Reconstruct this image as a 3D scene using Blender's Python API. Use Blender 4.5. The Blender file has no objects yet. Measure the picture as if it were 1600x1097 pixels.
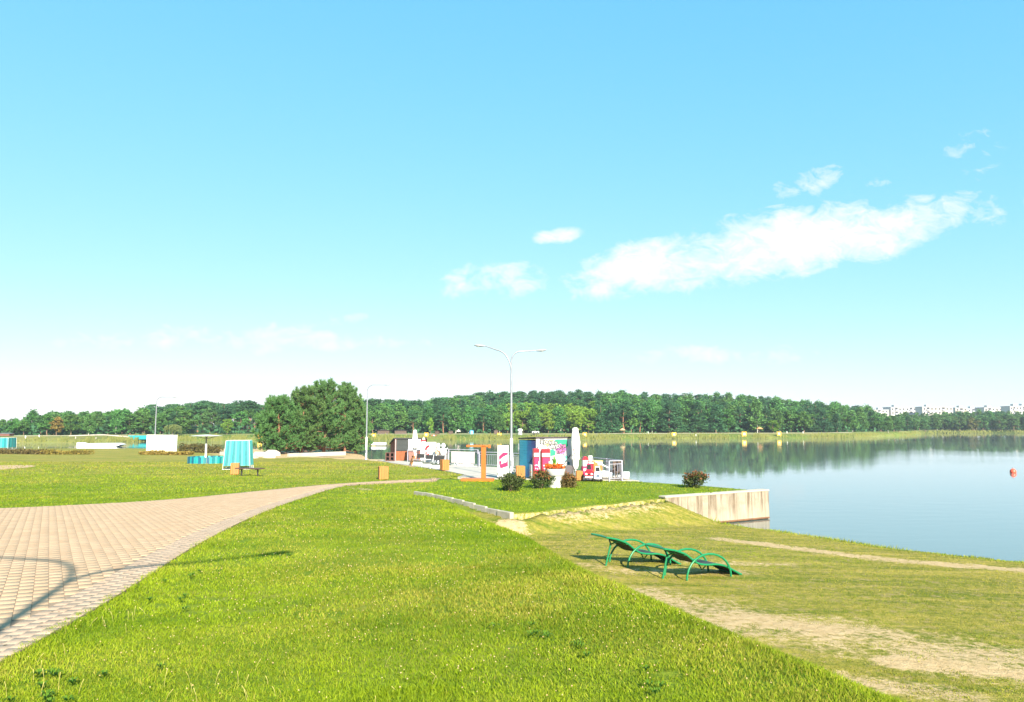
import bpy, bmesh, math, random
import numpy as np
from mathutils import Vector, Matrix, Euler
R = math.radians
scene = bpy.context.scene
COL = scene.collection
rng = np.random.default_rng(11)
random.seed(11)

# ---------------------------------------------------------------- camera, sky, sun, exposure
CAM_H = 3.94                       # eye above the lake surface (water is z = 0)
F = 1156.0                         # focal length in pixels of the 1600 px wide frame
TILT = math.atan((662 - 548.5) / F)
cam_d = bpy.data.cameras.new('camera')
cam_d.lens = 36.0 * F / 1600.0
cam_d.clip_start = 0.1
cam_d.clip_end = 20000
cam = bpy.data.objects.new('camera', cam_d)
cam.location = (0, 0, CAM_H)
cam.rotation_euler = (R(90) + TILT, 0, 0)
COL.objects.link(cam)
scene.camera = cam

SUN_DIR = Vector((0.34, -1.0, 0.0)).normalized()      # horizontal direction towards the sun
SUN_EL = R(28.5)
to_sun = Vector((SUN_DIR.x * math.cos(SUN_EL), SUN_DIR.y * math.cos(SUN_EL), math.sin(SUN_EL)))
sun_d = bpy.data.lights.new('sun', 'SUN')
sun_d.energy = 4.6
sun_d.angle = R(0.55)
sun_d.color = (1.0, 0.93, 0.80)
sun = bpy.data.objects.new('sun', sun_d)
sun.rotation_euler = to_sun.to_track_quat('Z', 'Y').to_euler()
sun.location = (30, -60, 60)
COL.objects.link(sun)

scene.view_settings.view_transform = 'Standard'
scene.view_settings.look = 'None'
scene.view_settings.gamma = 1.0
scene.view_settings.use_curve_mapping = False
scene.view_settings.exposure = 1.7
scene.cycles.max_bounces = 8
scene.cycles.transparent_max_bounces = 8

def px_dir(px, py):
    """world direction (y = 1) of a pixel of the 1600 x 1097 photograph"""
    x, y, z = px - 800.0, F, 548.5 - py
    c, s = math.cos(TILT), math.sin(TILT)
    wy, wz = y * c - z * s, y * s + z * c
    return x / wy, wz / wy

world = bpy.data.worlds.new('World')
scene.world = world
world.use_nodes = True
wn = world.node_tree
wn.nodes.clear()
class NT:
    """short-hand for building node trees"""
    def __init__(s, tree): s.t = tree
    def n(s, kind, **kw):
        nd = s.t.nodes.new(kind)
        for k, v in kw.items():
            if k.startswith('i_'):
                key = k[2:]
                key = int(key) if key.isdigit() else key.replace('_', ' ')
                if isinstance(v, bpy.types.NodeSocket): s.t.links.new(v, nd.inputs[key])
                else: nd.inputs[key].default_value = v
            else: setattr(nd, k, v)
        return nd
    def l(s, a, b): s.t.links.new(a, b)
    def m(s, op, a, b=None, c=None, clamp=False):
        nd = s.t.nodes.new('ShaderNodeMath'); nd.operation = op; nd.use_clamp = clamp
        for i, v in enumerate((a, b, c)):
            if v is None: continue
            if isinstance(v, bpy.types.NodeSocket): s.t.links.new(v, nd.inputs[i])
            else: nd.inputs[i].default_value = v
        return nd.outputs[0]
    def ramp(s, fac, stops, interp='LINEAR'):
        nd = s.t.nodes.new('ShaderNodeValToRGB'); cr = nd.color_ramp; cr.interpolation = interp
        while len(cr.elements) < len(stops): cr.elements.new(0.5)
        for e, (p, c) in zip(cr.elements, stops):
            e.position = p
            e.color = (c, c, c, 1) if not hasattr(c, '__len__') else (*c[:3], 1)
        s.t.links.new(fac, nd.inputs[0])
        return nd.outputs[0]
    def mix(s, fac, a, b, blend='MIX'):
        nd = s.t.nodes.new('ShaderNodeMix'); nd.data_type = 'RGBA'; nd.blend_type = blend
        for sock, v in ((nd.inputs[0], fac), (nd.inputs[6], a), (nd.inputs[7], b)):
            if isinstance(v, bpy.types.NodeSocket): s.t.links.new(v, sock)
            elif hasattr(v, '__len__'): sock.default_value = (*v[:3], 1)
            else: sock.default_value = v
        return nd.outputs[2]
    def noise(s, vec, scale, detail=3.0, rough=0.55, dist=0.0):
        nd = s.n('ShaderNodeTexNoise'); nd.inputs['Scale'].default_value = scale
        nd.inputs['Detail'].default_value = detail; nd.inputs['Roughness'].default_value = rough
        nd.inputs['Distortion'].default_value = dist
        if vec is not None: s.t.links.new(vec, nd.inputs['Vector'])
        return nd.outputs[0]

w = NT(wn)
SKY_GAIN = 3.08
sky = w.n('ShaderNodeTexSky', sky_type='NISHITA', sun_disc=False, sun_elevation=SUN_EL,
          sun_rotation=math.atan2(SUN_DIR.x, SUN_DIR.y), air_density=1.0, dust_density=0.25, ozone_density=1.0, altitude=100)
tc = w.n('ShaderNodeTexCoord')
sep = w.n('ShaderNodeSeparateXYZ'); w.l(tc.outputs['Generated'], sep.inputs[0])
ysafe = w.m('MAXIMUM', sep.outputs[1], 0.02)
U_ = w.m('DIVIDE', sep.outputs[0], ysafe)
V_ = w.m('DIVIDE', sep.outputs[2], ysafe)
uv = w.n('ShaderNodeCombineXYZ'); w.l(U_, uv.inputs[0]); w.l(w.m('MULTIPLY', V_, 1.7), uv.inputs[1])
n1 = w.noise(uv.outputs[0], 9.0, 7.0, 0.62, 0.3)
n2 = w.noise(uv.outputs[0], 26.0, 6.0, 0.68, .6)
ncloud = w.m('ADD', w.m('MULTIPLY', n1, 0.5), w.m('MULTIPLY', n2, 0.5))
# cloud banks: (px, py, half length px, half height px, slope, strength, crispness)
CLOUDS = [(1235, 380, 300, 50, -0.17, .88, 1), (1020, 410, 130, 40, -0.22, .80, 1), (945, 436, 60, 30, -0.4, .66, 1),
          (875, 369, 40, 13, -0.1, .85, 1), (785, 436, 75, 32, -0.12, .50, 1), (712, 440, 26, 26, -0.5, .50, 1), (1270, 285, 58, 22, -0.2, .46, 1),
          (1372, 285, 26, 10, 0, .5, 1), (1515, 220, 36, 18, -0.4, .32, 1), (1560, 240, 50, 30, -0.5, .25, 1), (1085, 440, 70, 14, -0.1, .5, 1),
          (370, 528, 260, 22, -0.02, .42, 0), (1110, 555, 190, 16, -0.02, .42, 0), (540, 500, 40, 12, -.2, .45, 0), (600, 535, 120, 12, 0, .4, 0)]
tot = None
for (cx, cy, a, b, sl, st, k) in CLOUDS:
    u0, v0 = px_dir(cx, cy)
    du = w.m('SUBTRACT', U_, u0)
    dv = w.m('ADD', w.m('SUBTRACT', V_, v0), w.m('MULTIPLY', du, sl))
    q = w.m('ADD', w.m('POWER', w.m('DIVIDE', w.m('ABSOLUTE', du), a / F), 2.0), w.m('POWER', w.m('DIVIDE', w.m('ABSOLUTE', dv), b / F), 2.0))
    g = w.m('MULTIPLY', w.m('SUBTRACT', 1.0, w.m('MULTIPLY', q, 0.55), clamp=True), st)
    tot = g if tot is None else w.m('MAXIMUM', tot, g)
cl = w.m('ADD', tot, w.m('MULTIPLY', w.m('SUBTRACT', ncloud, 0.5), 2.7))
cmask = w.ramp(cl, [(0.26, 0.0), (0.50, 0.42), (0.86, 1.0)])
cmask = w.m('MULTIPLY', cmask, w.m('GREATER_THAN', sep.outputs[1], 0.05))
cmask = w.m('MULTIPLY', cmask, w.m('GREATER_THAN', tot, 0.02))
hs = w.n('ShaderNodeHueSaturation'); hs.inputs['Saturation'].default_value = 1.0
hs.inputs['Hue'].default_value = 0.5
w.l(sky.outputs[0], hs.inputs['Color'])
# the phone's tone curve: bright sky rolls off towards pale cyan
ss_ = w.n('ShaderNodeSeparateColor'); w.l(hs.outputs[0], ss_.inputs[0])
cc_ = w.n('ShaderNodeCombineColor')
for k, (tint, gain, ex) in enumerate(((.66, .252, .83), (1.0, .508, .385), (1.10, .78, .22))):
    ch = w.m('MULTIPLY', w.m('POWER', w.m('MULTIPLY', w.m('MAXIMUM', ss_.outputs[k], 0.0), tint), ex), gain * SKY_GAIN)
    w.l(ch, cc_.inputs[k])
skyc = w.mix(cmask, cc_.outputs[0], (1.12 * SKY_GAIN, 1.13 * SKY_GAIN, 1.14 * SKY_GAIN))
bg = w.n('ShaderNodeBackground'); bg.inputs[1].default_value = 0.1
w.l(skyc, bg.inputs[0])
wo = w.n('ShaderNodeOutputWorld'); w.l(bg.outputs[0], wo.inputs[0])

# ---------------------------------------------------------------- helpers: materials
MATS = {}
def new_mat(name):
    m = bpy.data.materials.new(name); m.use_nodes = True
    m.node_tree.nodes.clear()
    t = NT(m.node_tree)
    out = t.n('ShaderNodeOutputMaterial')
    b = t.n('ShaderNodeBsdfPrincipled')
    t.l(b.outputs[0], out.inputs[0])
    MATS[name] = m
    return m, t, b, out
def pm(name, c1, c2=None, scale=6.0, rough=0.6, bump=0.0, bscale=None, metal=0.0, spec=0.4, stretch=None):
    """a plain procedural material: two tones mixed by noise, a fine bump"""
    if name in MATS: return MATS[name]
    m, t, b, out = new_mat(name)
    tc = t.n('ShaderNodeTexCoord'); vec = tc.outputs['Object']
    if stretch:
        mp = t.n('ShaderNodeMapping'); mp.inputs['Scale'].default_value = stretch
        t.l(vec, mp.inputs[0]); vec = mp.outputs[0]
    c2 = c2 or tuple(x * 0.8 for x in c1)
    f = t.ramp(t.noise(vec, scale, 4), [(0.32, 0.0), (0.68, 1.0)])
    t.l(t.mix(f, c1, c2), b.inputs['Base Color'])
    b.inputs['Roughness'].default_value = rough
    b.inputs['Metallic'].default_value = metal
    b.inputs['Specular IOR Level'].default_value = spec
    if bump:
        bp = t.n('ShaderNodeBump'); bp.inputs['Strength'].default_value = bump; bp.inputs['Distance'].default_value = 0.02
        t.l(t.noise(vec, bscale or scale * 6, 4), bp.inputs['Height']); t.l(bp.outputs[0], b.inputs['Normal'])
    return m
def leaf_mat(name, c1, c2, trans=0.25, var=0.35, hue=0.03, spec=0.15):
    """foliage: per-leaf and per-plant variation, some light let through"""
    if name in MATS: return MATS[name]
    m, t, b, out = new_mat(name)
    geo = t.n('ShaderNodeNewGeometry'); oi = t.n('ShaderNodeObjectInfo'); tc = t.n('ShaderNodeTexCoord')
    f = t.m('ADD', t.m('MULTIPLY', geo.outputs['Random Per Island'], 0.6), t.m('MULTIPLY', t.noise(tc.outputs['Object'], 0.9, 3), 0.5))
    f = t.m('SUBTRACT', f, 0.05, clamp=True)
    col = t.mix(f, c1, c2)
    h = t.n('ShaderNodeHueSaturation')
    t.l(col, h.inputs['Color'])
    t.l(t.m('ADD', 0.5 - hue / 2, t.m('MULTIPLY', oi.outputs['Random'], hue)), h.inputs['Hue'])
    rr = t.m('FRACT', t.m('MULTIPLY', oi.outputs['Random'], 7.31))
    t.l(t.m('ADD', 1.0 - var / 2, t.m('MULTIPLY', rr, var)), h.inputs['Value'])
    t.l(h.outputs[0], b.inputs['Base Color'])
    b.inputs['Roughness'].default_value = 0.6; b.inputs['Specular IOR Level'].default_value = spec
    tr = t.n('ShaderNodeBsdfTranslucent'); t.l(h.outputs[0], tr.inputs[0])
    mx = t.n('ShaderNodeMixShader'); mx.inputs[0].default_value = trans
    t.l(b.outputs[0], mx.inputs[1]); t.l(tr.outputs[0], mx.inputs[2]); t.l(mx.outputs[0], out.inputs[0])
    return m

# ---------------------------------------------------------------- helpers: meshes
def link(o, parent=None):
    COL.objects.link(o)
    if parent is not None: o.parent = parent
    return o
def np_mesh(name, V, Fs, mats=(), mi=None, smooth=False):
    """V (n,3), Fs (m,k) with k = 3 or 4"""
    V = np.asarray(V, dtype=np.float32); Fs = np.asarray(Fs, dtype=np.int32)
    me = bpy.data.meshes.new(name)
    me.vertices.add(len(V)); me.vertices.foreach_set('co', V.ravel())
    k = Fs.shape[1]
    me.loops.add(Fs.size); me.loops.foreach_set('vertex_index', Fs.ravel())
    me.polygons.add(len(Fs))
    me.polygons.foreach_set('loop_start', np.arange(0, Fs.size, k, dtype=np.int32))
    me.polygons.foreach_set('loop_total', np.full(len(Fs), k, dtype=np.int32))
    for m in mats: me.materials.append(m)
    if mi is not None: me.polygons.foreach_set('material_index', np.asarray(mi, dtype=np.int32))
    if smooth: me.polygons.foreach_set('use_smooth', np.ones(len(Fs), dtype=bool))
    me.update(calc_edges=True)
    return me
def attr(me, name, vals):
    a = me.attributes.new(name, 'FLOAT', 'POINT'); a.data.foreach_set('value', np.asarray(vals, dtype=np.float32))
class MB:
    """collects boxes, tubes and plates; build() links them as one mesh object"""
    def __init__(s): s.v = []; s.f = []; s.sm = []
    def add(s, vs, fs, smooth=False):
        n = len(s.v); s.v += [tuple(v) for v in vs]; s.f += [tuple(i + n for i in f) for f in fs]; s.sm += [smooth] * len(fs)
        return s
    def box(s, c, d, rot=None, bev=0.0):
        x, y, z = d[0] / 2, d[1] / 2, d[2] / 2
        if bev > 0:
            bm = bmesh.new(); bmesh.ops.create_cube(bm, size=1.0)
            bmesh.ops.scale(bm, vec=d, verts=bm.verts)
            bmesh.ops.bevel(bm, geom=list(bm.edges), offset=bev, segments=2, affect='EDGES', profile=0.5)
            bm.verts.index_update()
            vs = [v.co.copy() for v in bm.verts]; fs = [[v.index for v in f.verts] for f in bm.faces]; bm.free()
        else:
            vs = [Vector((sx * x, sy * y, sz * z)) for sx in (-1, 1) for sy in (-1, 1) for sz in (-1, 1)]
            fs = [(0, 1, 3, 2), (4, 6, 7, 5), (0, 4, 5, 1), (2, 3, 7, 6), (0, 2, 6, 4), (1, 5, 7, 3)]
        if rot is not None:
            M = Euler(rot).to_matrix(); vs = [M @ v for v in vs]
        c = Vector(c)
        return s.add([v + c for v in vs], fs)
    def tube(s, pts, r, seg=8, caps=True):
        pts = [Vector(p) for p in pts]; n = len(pts)
        rs = r if hasattr(r, '__len__') else [r] * n
        vs = []; fs = []
        up = Vector((0, 0, 1))
        t0 = (pts[1] - pts[0]).normalized()
        a = t0.cross(up if abs(t0.z) < 0.9 else Vector((1, 0, 0))).normalized()
        for i, p in enumerate(pts):
            t = ((pts[min(i + 1, n - 1)] - pts[max(i - 1, 0)])).normalized()
            a = (a - t * a.dot(t)).normalized(); b = t.cross(a)
            for k in range(seg):
                an = 2 * math.pi * k / seg
                vs.append(p + (a * math.cos(an) + b * math.sin(an)) * rs[i])
        for i in range(n - 1):
            for k in range(seg):
                k2 = (k + 1) % seg
                fs.append((i * seg + k, i * seg + k2, (i + 1) * seg + k2, (i + 1) * seg + k))
        s.add(vs, fs, True)
        if caps:
            s.add(vs[:seg], [tuple(range(seg))[::-1]]); s.add(vs[-seg:], [tuple(range(seg))])
        return s
    def lathe(s, prof, seg=16, c=(0, 0, 0), rad=None):
        """prof: [(r, z)]; rad(angle, j) multiplies the radius"""
        vs = []; fs = []
        for j, (r, z) in enumerate(prof):
            for k in range(seg):
                an = 2 * math.pi * k / seg
                rr = r * (rad(an, j) if rad else 1)
                vs.append((c[0] + rr * math.cos(an), c[1] + rr * math.sin(an), c[2] + z))
        for j in range(len(prof) - 1):
            for k in range(seg):
                k2 = (k + 1) % seg
                fs.append((j * seg + k, j * seg + k2, (j + 1) * seg + k2, (j + 1) * seg + k))
        s.add(vs, fs, True)
        s.add(vs[:seg], [tuple(range(seg))[::-1]]); s.add(vs[-seg:], [tuple(range(seg))])
        return s
    def prism(s, poly, y0, y1):
        """poly in x,z extruded from y0 to y1"""
        n = len(poly)
        vs = [(x, y0, z) for x, z in poly] + [(x, y1, z) for x, z in poly]
        fs = [tuple(range(n))[::-1], tuple(range(n, 2 * n))] + [(i, i + n, (i + 1) % n + n, (i + 1) % n)[::-1] for i in range(n)]
        return s.add(vs, fs)
    def mesh(s, name, mat):
        me = bpy.data.meshes.new(name); me.from_pydata([tuple(v) for v in s.v], [], s.f)
        for m in (mat if isinstance(mat, (list, tuple)) else [mat]): me.materials.append(m)
        me.polygons.foreach_set('use_smooth', s.sm); me.update()
        bm = bmesh.new(); bm.from_mesh(me); bmesh.ops.recalc_face_normals(bm, faces=bm.faces); bm.to_mesh(me); bm.free()
        return me
    def build(s, name, mat, parent=None, loc=None, rz=0.0):
        o = bpy.data.objects.new(name, s.mesh(name, mat))
        if loc is not None: o.location = loc
        o.rotation_euler.z = rz
        return link(o, parent)
def tag(o, label, cat, group=None):
    o['label'] = label; o['category'] = cat
    if group: o['group'] = group
    return o
def thing(name, label, cat, loc=(0, 0, 0), rz=0.0, group=None):
    o = bpy.data.objects.new(name, None); o.location = loc; o.rotation_euler = (0, 0, rz)
    o.empty_display_size = 0.2
    return tag(link(o), label, cat, group)
def structure(name, me, parent=None):
    o = bpy.data.objects.new(name, me); link(o, parent)
    if parent is None: o['kind'] = 'structure'
    return o
def stuff(name, me, parent=None):
    o = bpy.data.objects.new(name, me); link(o, parent); o['kind'] = 'stuff'
    return o
def dup(root, loc, rz=None, label=None, group=None):
    r = root.copy(); COL.objects.link(r); r.location = loc
    if rz is not None: r.rotation_euler = (0, 0, rz)
    if label: r['label'] = label
    if group: r['group'] = group
    for ch in list(root.children):
        c = ch.copy(); COL.objects.link(c); c.parent = r
        for g in list(ch.children):
            d = g.copy(); COL.objects.link(d); d.parent = c
    return r

# ---------------------------------------------------------------- helpers: terrain in numbers
def sstep(a, b, x):
    t = np.clip((np.asarray(x, float) - a) / (b - a), 0, 1); return t * t * (3 - 2 * t)
def vnoise(x, y, sc, seed=0):
    x = np.asarray(x, float) / sc; y = np.asarray(y, float) / sc
    xi = np.floor(x).astype(np.int64); yi = np.floor(y).astype(np.int64)
    fx = x - xi; fy = y - yi; fx = fx * fx * (3 - 2 * fx); fy = fy * fy * (3 - 2 * fy)
    def h(i, j):
        n = (i * 374761393 + j * 668265263 + seed * 144665) & 0xffffffff
        n = ((n ^ (n >> 13)) * 1274126177) & 0xffffffff
        return ((n ^ (n >> 16)) & 0xffff) / 65535.0
    return (h(xi, yi) * (1 - fx) + h(xi + 1, yi) * fx) * (1 - fy) + (h(xi, yi + 1) * (1 - fx) + h(xi + 1, yi + 1) * fx) * fy
def inside(poly, x, y):
    x = np.asarray(x, float); y = np.asarray(y, float); r = np.zeros(x.shape, bool)
    n = len(poly)
    for i in range(n):
        (x0, y0), (x1, y1) = poly[i], poly[(i + 1) % n]
        if y0 == y1: continue
        c = ((y0 > y) != (y1 > y)) & (x < (x1 - x0) * (y - y0) / (y1 - y0) + x0)
        r ^= c
    return r
def dist_line(pts, x, y):
    x = np.asarray(x, float); y = np.asarray(y, float); best = np.full(x.shape, 1e9)
    for (x0, y0), (x1, y1) in zip(pts[:-1], pts[1:]):
        dx, dy = x1 - x0, y1 - y0
        t = np.clip(((x - x0) * dx + (y - y0) * dy) / (dx * dx + dy * dy), 0, 1)
        best = np.minimum(best, np.hypot(x - x0 - t * dx, y - y0 - t * dy))
    return best
UY = [-20, 0, 5, 10, 16, 25, 33, 39, 50, 68, 90, 140]
UZ = [-1.6, -1.65, -1.72, -1.90, -2.10, -2.50, -2.76, -2.85, -2.98, -3.25, -3.42, -3.6]
def U_rel(y): return sum(np.interp(np.asarray(y, float) + d, UY, UZ) for d in (-2, -1, 0, 1, 2)) / 5
CY = [-20, 0, 4.6, 6.6, 9.5, 15.8, 21.3, 28.9]
CX = [7.5, 3.6, 2.38, 1.72, .84, -.42, -1.85, -3.75]
CORNER, WALL0, WALL1 = (0.0, 23.4), (5.8, 28.4), (10.75, 31.4)
KERB0 = (-3.75, 28.9)
SHORE = [(60, -40), (36, -12), (28, 2), (23, 10.5), (18, 17), (14.5, 20.9), (12.1, 23.3), (9.4, 27.4), (7.9, 29.75)]
QUAY = [(10.7, 31.6), (8.95, 34.3), (6.6, 37.2), (-.6, 51.0), (-4.6, 54.5), (-11, 66.5), (-14, 77)]
BEACH = [(-14, 77), (-17.5, 90), (-21, 103), (-36, 109), (-60, 111), (-140, 113), (-300, 114)]
LAND = SHORE + QUAY + BEACH + [(-300, -60), (60, -60)]
TERR = [KERB0, CORNER, WALL0, WALL1, (10.2, 32.2), (8.9, 34.2), (6.4, 36.6), (6.0, 38.5), (-3.75, 40.5)]     # the raised lawn terrace by the quay
def terr_z(x, y):
    return U_rel(y) + (-2.84 - U_rel(y)) * sstep(-3.75, 0.5, x)
def ground_rel(x, y):
    x = np.asarray(x, float); y = np.asarray(y, float)
    u = U_rel(y)
    s = dist_line(SHORE, x, y)
    L = -3.94 + np.interp(s, [0, .35, .8, 3, 8, 11, 16, 40], [0, .10, .2, .33, .56, .64, .84, 1.3])
    g = sstep(20.5, 29, y) * sstep(3.5, -2.5, x)
    L = L + (np.minimum(u, -2.72) - L) * g
    L = L + 0.05 * (vnoise(x, y, 2.3, 5) - .5) + 0.03 * (vnoise(x, y, .8, 6) - .5)
    cxx = np.interp(y, CY, CX)
    t = sstep(-0.1, 2.3, x - cxx) * (1 - sstep(27.5, 30.5, y))
    t = np.where(y > 30.5, 0, t)
    right = (y > 27.5) & (x > -1.5)
    h = u * (1 - t) + L * t
    h = np.where(right, L, h)
    # bank below the terrace
    d = dist_line([CORNER, WALL0], x, y)
    bank = -2.86 - 0.44 * d
    h = np.where((x > cxx) & (y > 15), np.maximum(h, bank), h)
    dk = dist_line([KERB0, CORNER], x, y)
    lo = terr_z(x, y) - 0.055 - 0.06 * sstep(-3.75, 0, x) - 0.07 * dk
    h = np.where((dk < 1.2) & (y < 29.5), h + (np.minimum(lo, -2.6) - h) * (1 - sstep(0.1, 1.2, dk)), h)
    # low humps on the upper lawn
    up = (1 - t) * (y < 70) * sstep(.15, 1.2, x - np.interp(y, [3, 5.3, 12, 33, 36], [-3.4, -3.7, -5.2, -7.4, -2.0]))
    h = h + up * (0.10 * (vnoise(x, y, 6.0, 1) - .5) + 0.035 * (vnoise(x, y, 1.3, 2) - .5)) * sstep(2, 6, y)
    ins = inside(TERR, x, y)
    h = np.where(ins, np.minimum(h, terr_z(x, y) - 0.45), h)
    # left beach running down to the water, lake bed outside
    land = inside(LAND, x, y)
    db = dist_line(BEACH, x, y)
    h = np.where(land & (db < 12) & (x < -8), np.minimum(h, -3.94 + 0.085 * db), h)
    dl = np.minimum(np.minimum(s, db), dist_line(QUAY, x, y))
    h = np.where(~land, np.minimum(-4.0 - 0.25 * dl, -4.05), h)
    return h
def surf_rel(x, y):
    x = np.asarray(x, float); y = np.asarray(y, float)
    return np.where(inside(TERR, x, y), terr_z(x, y), ground_rel(x, y))
def gnd(px, py, f=None):
    """world point where the photograph's pixel meets the ground"""
    u, v = px_dir(px, py)
    ys = np.concatenate([np.arange(2.5, 60, .05), np.arange(60, 130, .1)])
    z = (f or surf_rel)(u * ys, ys)
    hit = np.nonzero(v * ys <= z)[0]
    y = ys[hit[0]] if len(hit) else 125.0
    return Vector((u * y, y, CAM_H + float((f or surf_rel)(u * y, y))))
def at(px, py, y):
    u, v = px_dir(px, py); return Vector((u * y, y, CAM_H + v * y))
def on_plane(px, py, zabs):
    u, v = px_dir(px, py); y = (zabs - CAM_H) / v
    return Vector((u * y, y, zabs))
def upper(x, y): return U_rel(y)
# ---------------------------------------------------------------- ground
def soil_and_grass():
    m, t, b, out = new_mat('lawn_ground')
    tc = t.n('ShaderNodeTexCoord'); v = tc.outputs['Object']
    a_s = t.n('ShaderNodeAttribute', attribute_name='sand').outputs['Fac']
    a_d = t.n('ShaderNodeAttribute', attribute_name='dry').outputs['Fac']
    nf = t.noise(v, 7.0, 6, 0.7); nm = t.noise(v, 1.1, 4, 0.6); nl = t.noise(v, 0.16, 4, 0.6); nx = t.noise(v, 32.0, 3, 0.7)
    mp = t.n('ShaderNodeMapping'); mp.inputs['Scale'].default_value = (0.5, 3.0, 1); t.l(v, mp.inputs[0])
    ns = t.noise(mp.outputs[0], 0.5, 5, 0.65)
    lush = t.mix(t.ramp(t.m('ADD', t.m('MULTIPLY', nf, .5), t.m('MULTIPLY', nm, .5)), [(.35, 0), (.65, 1)]), (.072, .135, .007), (.165, .215, .012))
    dryc = t.mix(t.ramp(t.m('ADD', t.m('MULTIPLY', nf, .45), t.m('MULTIPLY', ns, .55)), [(.41, 0), (.60, 1)]), (.105, .125, .012), (.34, .262, .055))
    dfac = t.ramp(t.m('ADD', a_d, t.m('MULTIPLY', t.m('SUBTRACT', t.m('ADD', t.m('MULTIPLY', nl, .5), t.m('MULTIPLY', ns, .5)), .5), 1.3)), [(.25, 0), (.75, 1)])
    grass = t.mix(dfac, lush, dryc)
    thatch = t.m('MULTIPLY', t.ramp(t.noise(v, 4.2, 6, .72), [(.52, 0), (.66, 1)]), t.ramp(a_d, [(.5, 0), (.8, .75)]))
    grass = t.mix(thatch, grass, (.30, .215, .10))
    sandc = t.mix(t.ramp(nf, [(.3, 0), (.7, 1)]), (.35, .235, .11), (.50, .365, .20))
    sn = t.m('ADD', t.m('MULTIPLY', t.m('SUBTRACT', t.m('ADD', t.m('MULTIPLY', nf, .5), t.m('ADD', t.m('MULTIPLY', nm, .28), t.m('MULTIPLY', t.noise(v, 18.0, 4, .7), .22))), .5), 2.6), a_s)
    sfac = t.m('MULTIPLY', t.ramp(sn, [(.44, 0), (.72, 1)]), t.ramp(a_s, [(.05, 0), (.2, 1)]))
    t.l(t.mix(sfac, grass, sandc), b.inputs['Base Color'])
    b.inputs['Roughness'].default_value = 0.9; b.inputs['Specular IOR Level'].default_value = 0.1
    bp = t.n('ShaderNodeBump'); bp.inputs['Strength'].default_value = 0.7; bp.inputs['Distance'].default_value = 0.05
    t.l(t.m('ADD', nf, t.m('MULTIPLY', nx, .6)), bp.inputs['Height']); t.l(bp.outputs[0], b.inputs['Normal'])
    return m
M_LAWN = soil_and_grass()

# worn sandy places, from where the photograph shows them: (list of pixels, half width m, strength)
def W(pts): return [tuple(gnd(*p)[:2]) for p in pts]
SAND_LINES = [(W([(765, 818), (795, 819)]), .55, .95), (W([(1130, 843), (1200, 851), (1300, 864), (1400, 876), (1500, 884), (1620, 893)]), .5, .86),
              (W([(900, 884), (985, 893), (1040, 893), (1150, 893)]), .55, .55), (W([(1040, 872), (1110, 880), (1230, 882)]), .4, .6),
              (W([(945, 920), (1010, 932), (1090, 955), (1180, 975), (1290, 990), (1420, 1010), (1640, 1050)]), 1.25, .68), (W([(1160, 965), (1300, 990)]), .6, .8),
              (W([(1060, 940), (1200, 960), (1330, 970)]), .5, .5), (W([(1400, 1035), (1560, 1048), (1640, 1062)]), .35, .9), (W([(1330, 1065), (1440, 1080), (1500, 1090)]), .4, .7),
              (W([(870, 801), (950, 792), (1020, 784)]), .7, .62), (W([(690, 830), (760, 846), (800, 850)]), .4, .4),
              (W([(560, 763), (575, 765)]), .5, .6)]
BEACH_POLY = [tuple(gnd(*p)[:2]) for p in [(335, 712), (430, 716), (520, 716), (600, 722), (650, 731), (610, 713)]] + [(-14, 78), (-18, 92), (-23, 104), (-33, 108), (-44, 108)]
def masks(x, y):
    s = np.zeros(np.shape(x))
    for pts, wd, st in SAND_LINES:
        d = dist_line(pts, x, y) / wd
        s = np.maximum(s, st * np.exp(-np.power(d * .8, 2.5)))
    s = s * np.where(np.asarray(y) < 19, sstep(.25, 1.3, x - np.interp(y, CY, CX)), 1)
    s = np.where(inside(BEACH_POLY, x, y), 1.0, s)
    s = np.where((dist_line(BEACH, x, y) < 3.0) & (x < -20), np.maximum(s, .5), s)
    cxx = np.interp(y, CY, CX)
    low = sstep(0.6, 2.6, x - cxx) * (np.asarray(y) < 30)
    dry = .28 + .52 * low
    dry = dry - .35 * sstep(1.6, .4, dist_line(SHORE, x, y)) * low
    dry = np.where(inside(TERR, x, y), .22, dry)
    dry = dry + sstep(14, 70, y) * .42 * (np.asarray(x) < -2)
    dry = np.where((dist_line([CORNER, WALL0], x, y) < 1.6) & ~inside(TERR, x, y), .68, dry)
    return s, dry
def axis(*seg):
    out = []
    for a, b, st in seg: out += list(np.arange(a, b, st))
    return np.array(out + [seg[-1][1]])
gx = axis((-110, -30, 2.0), (-30, -14, .8), (-14, 15, .22), (15, 45, 1.0))
gy = axis((-14, 2, 1.5), (2, 13, .16), (13, 32, .26), (32, 56, .6), (56, 125, 1.4))
X, Y = np.meshgrid(gx, gy)
Z = CAM_H + ground_rel(X, Y)
nx_, ny_ = len(gx), len(gy)
ii = (np.arange(ny_ - 1)[:, None] * nx_ + np.arange(nx_ - 1)[None, :]).ravel()
me = np_mesh('ground', np.stack([X.ravel(), Y.ravel(), Z.ravel()], 1), np.stack([ii, ii + 1, ii + nx_ + 1, ii + nx_], 1), [M_LAWN], smooth=True)
sa, dr = masks(X.ravel(), Y.ravel())
attr(me, 'sand', sa); attr(me, 'dry', dr)
structure('ground', me)

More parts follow.
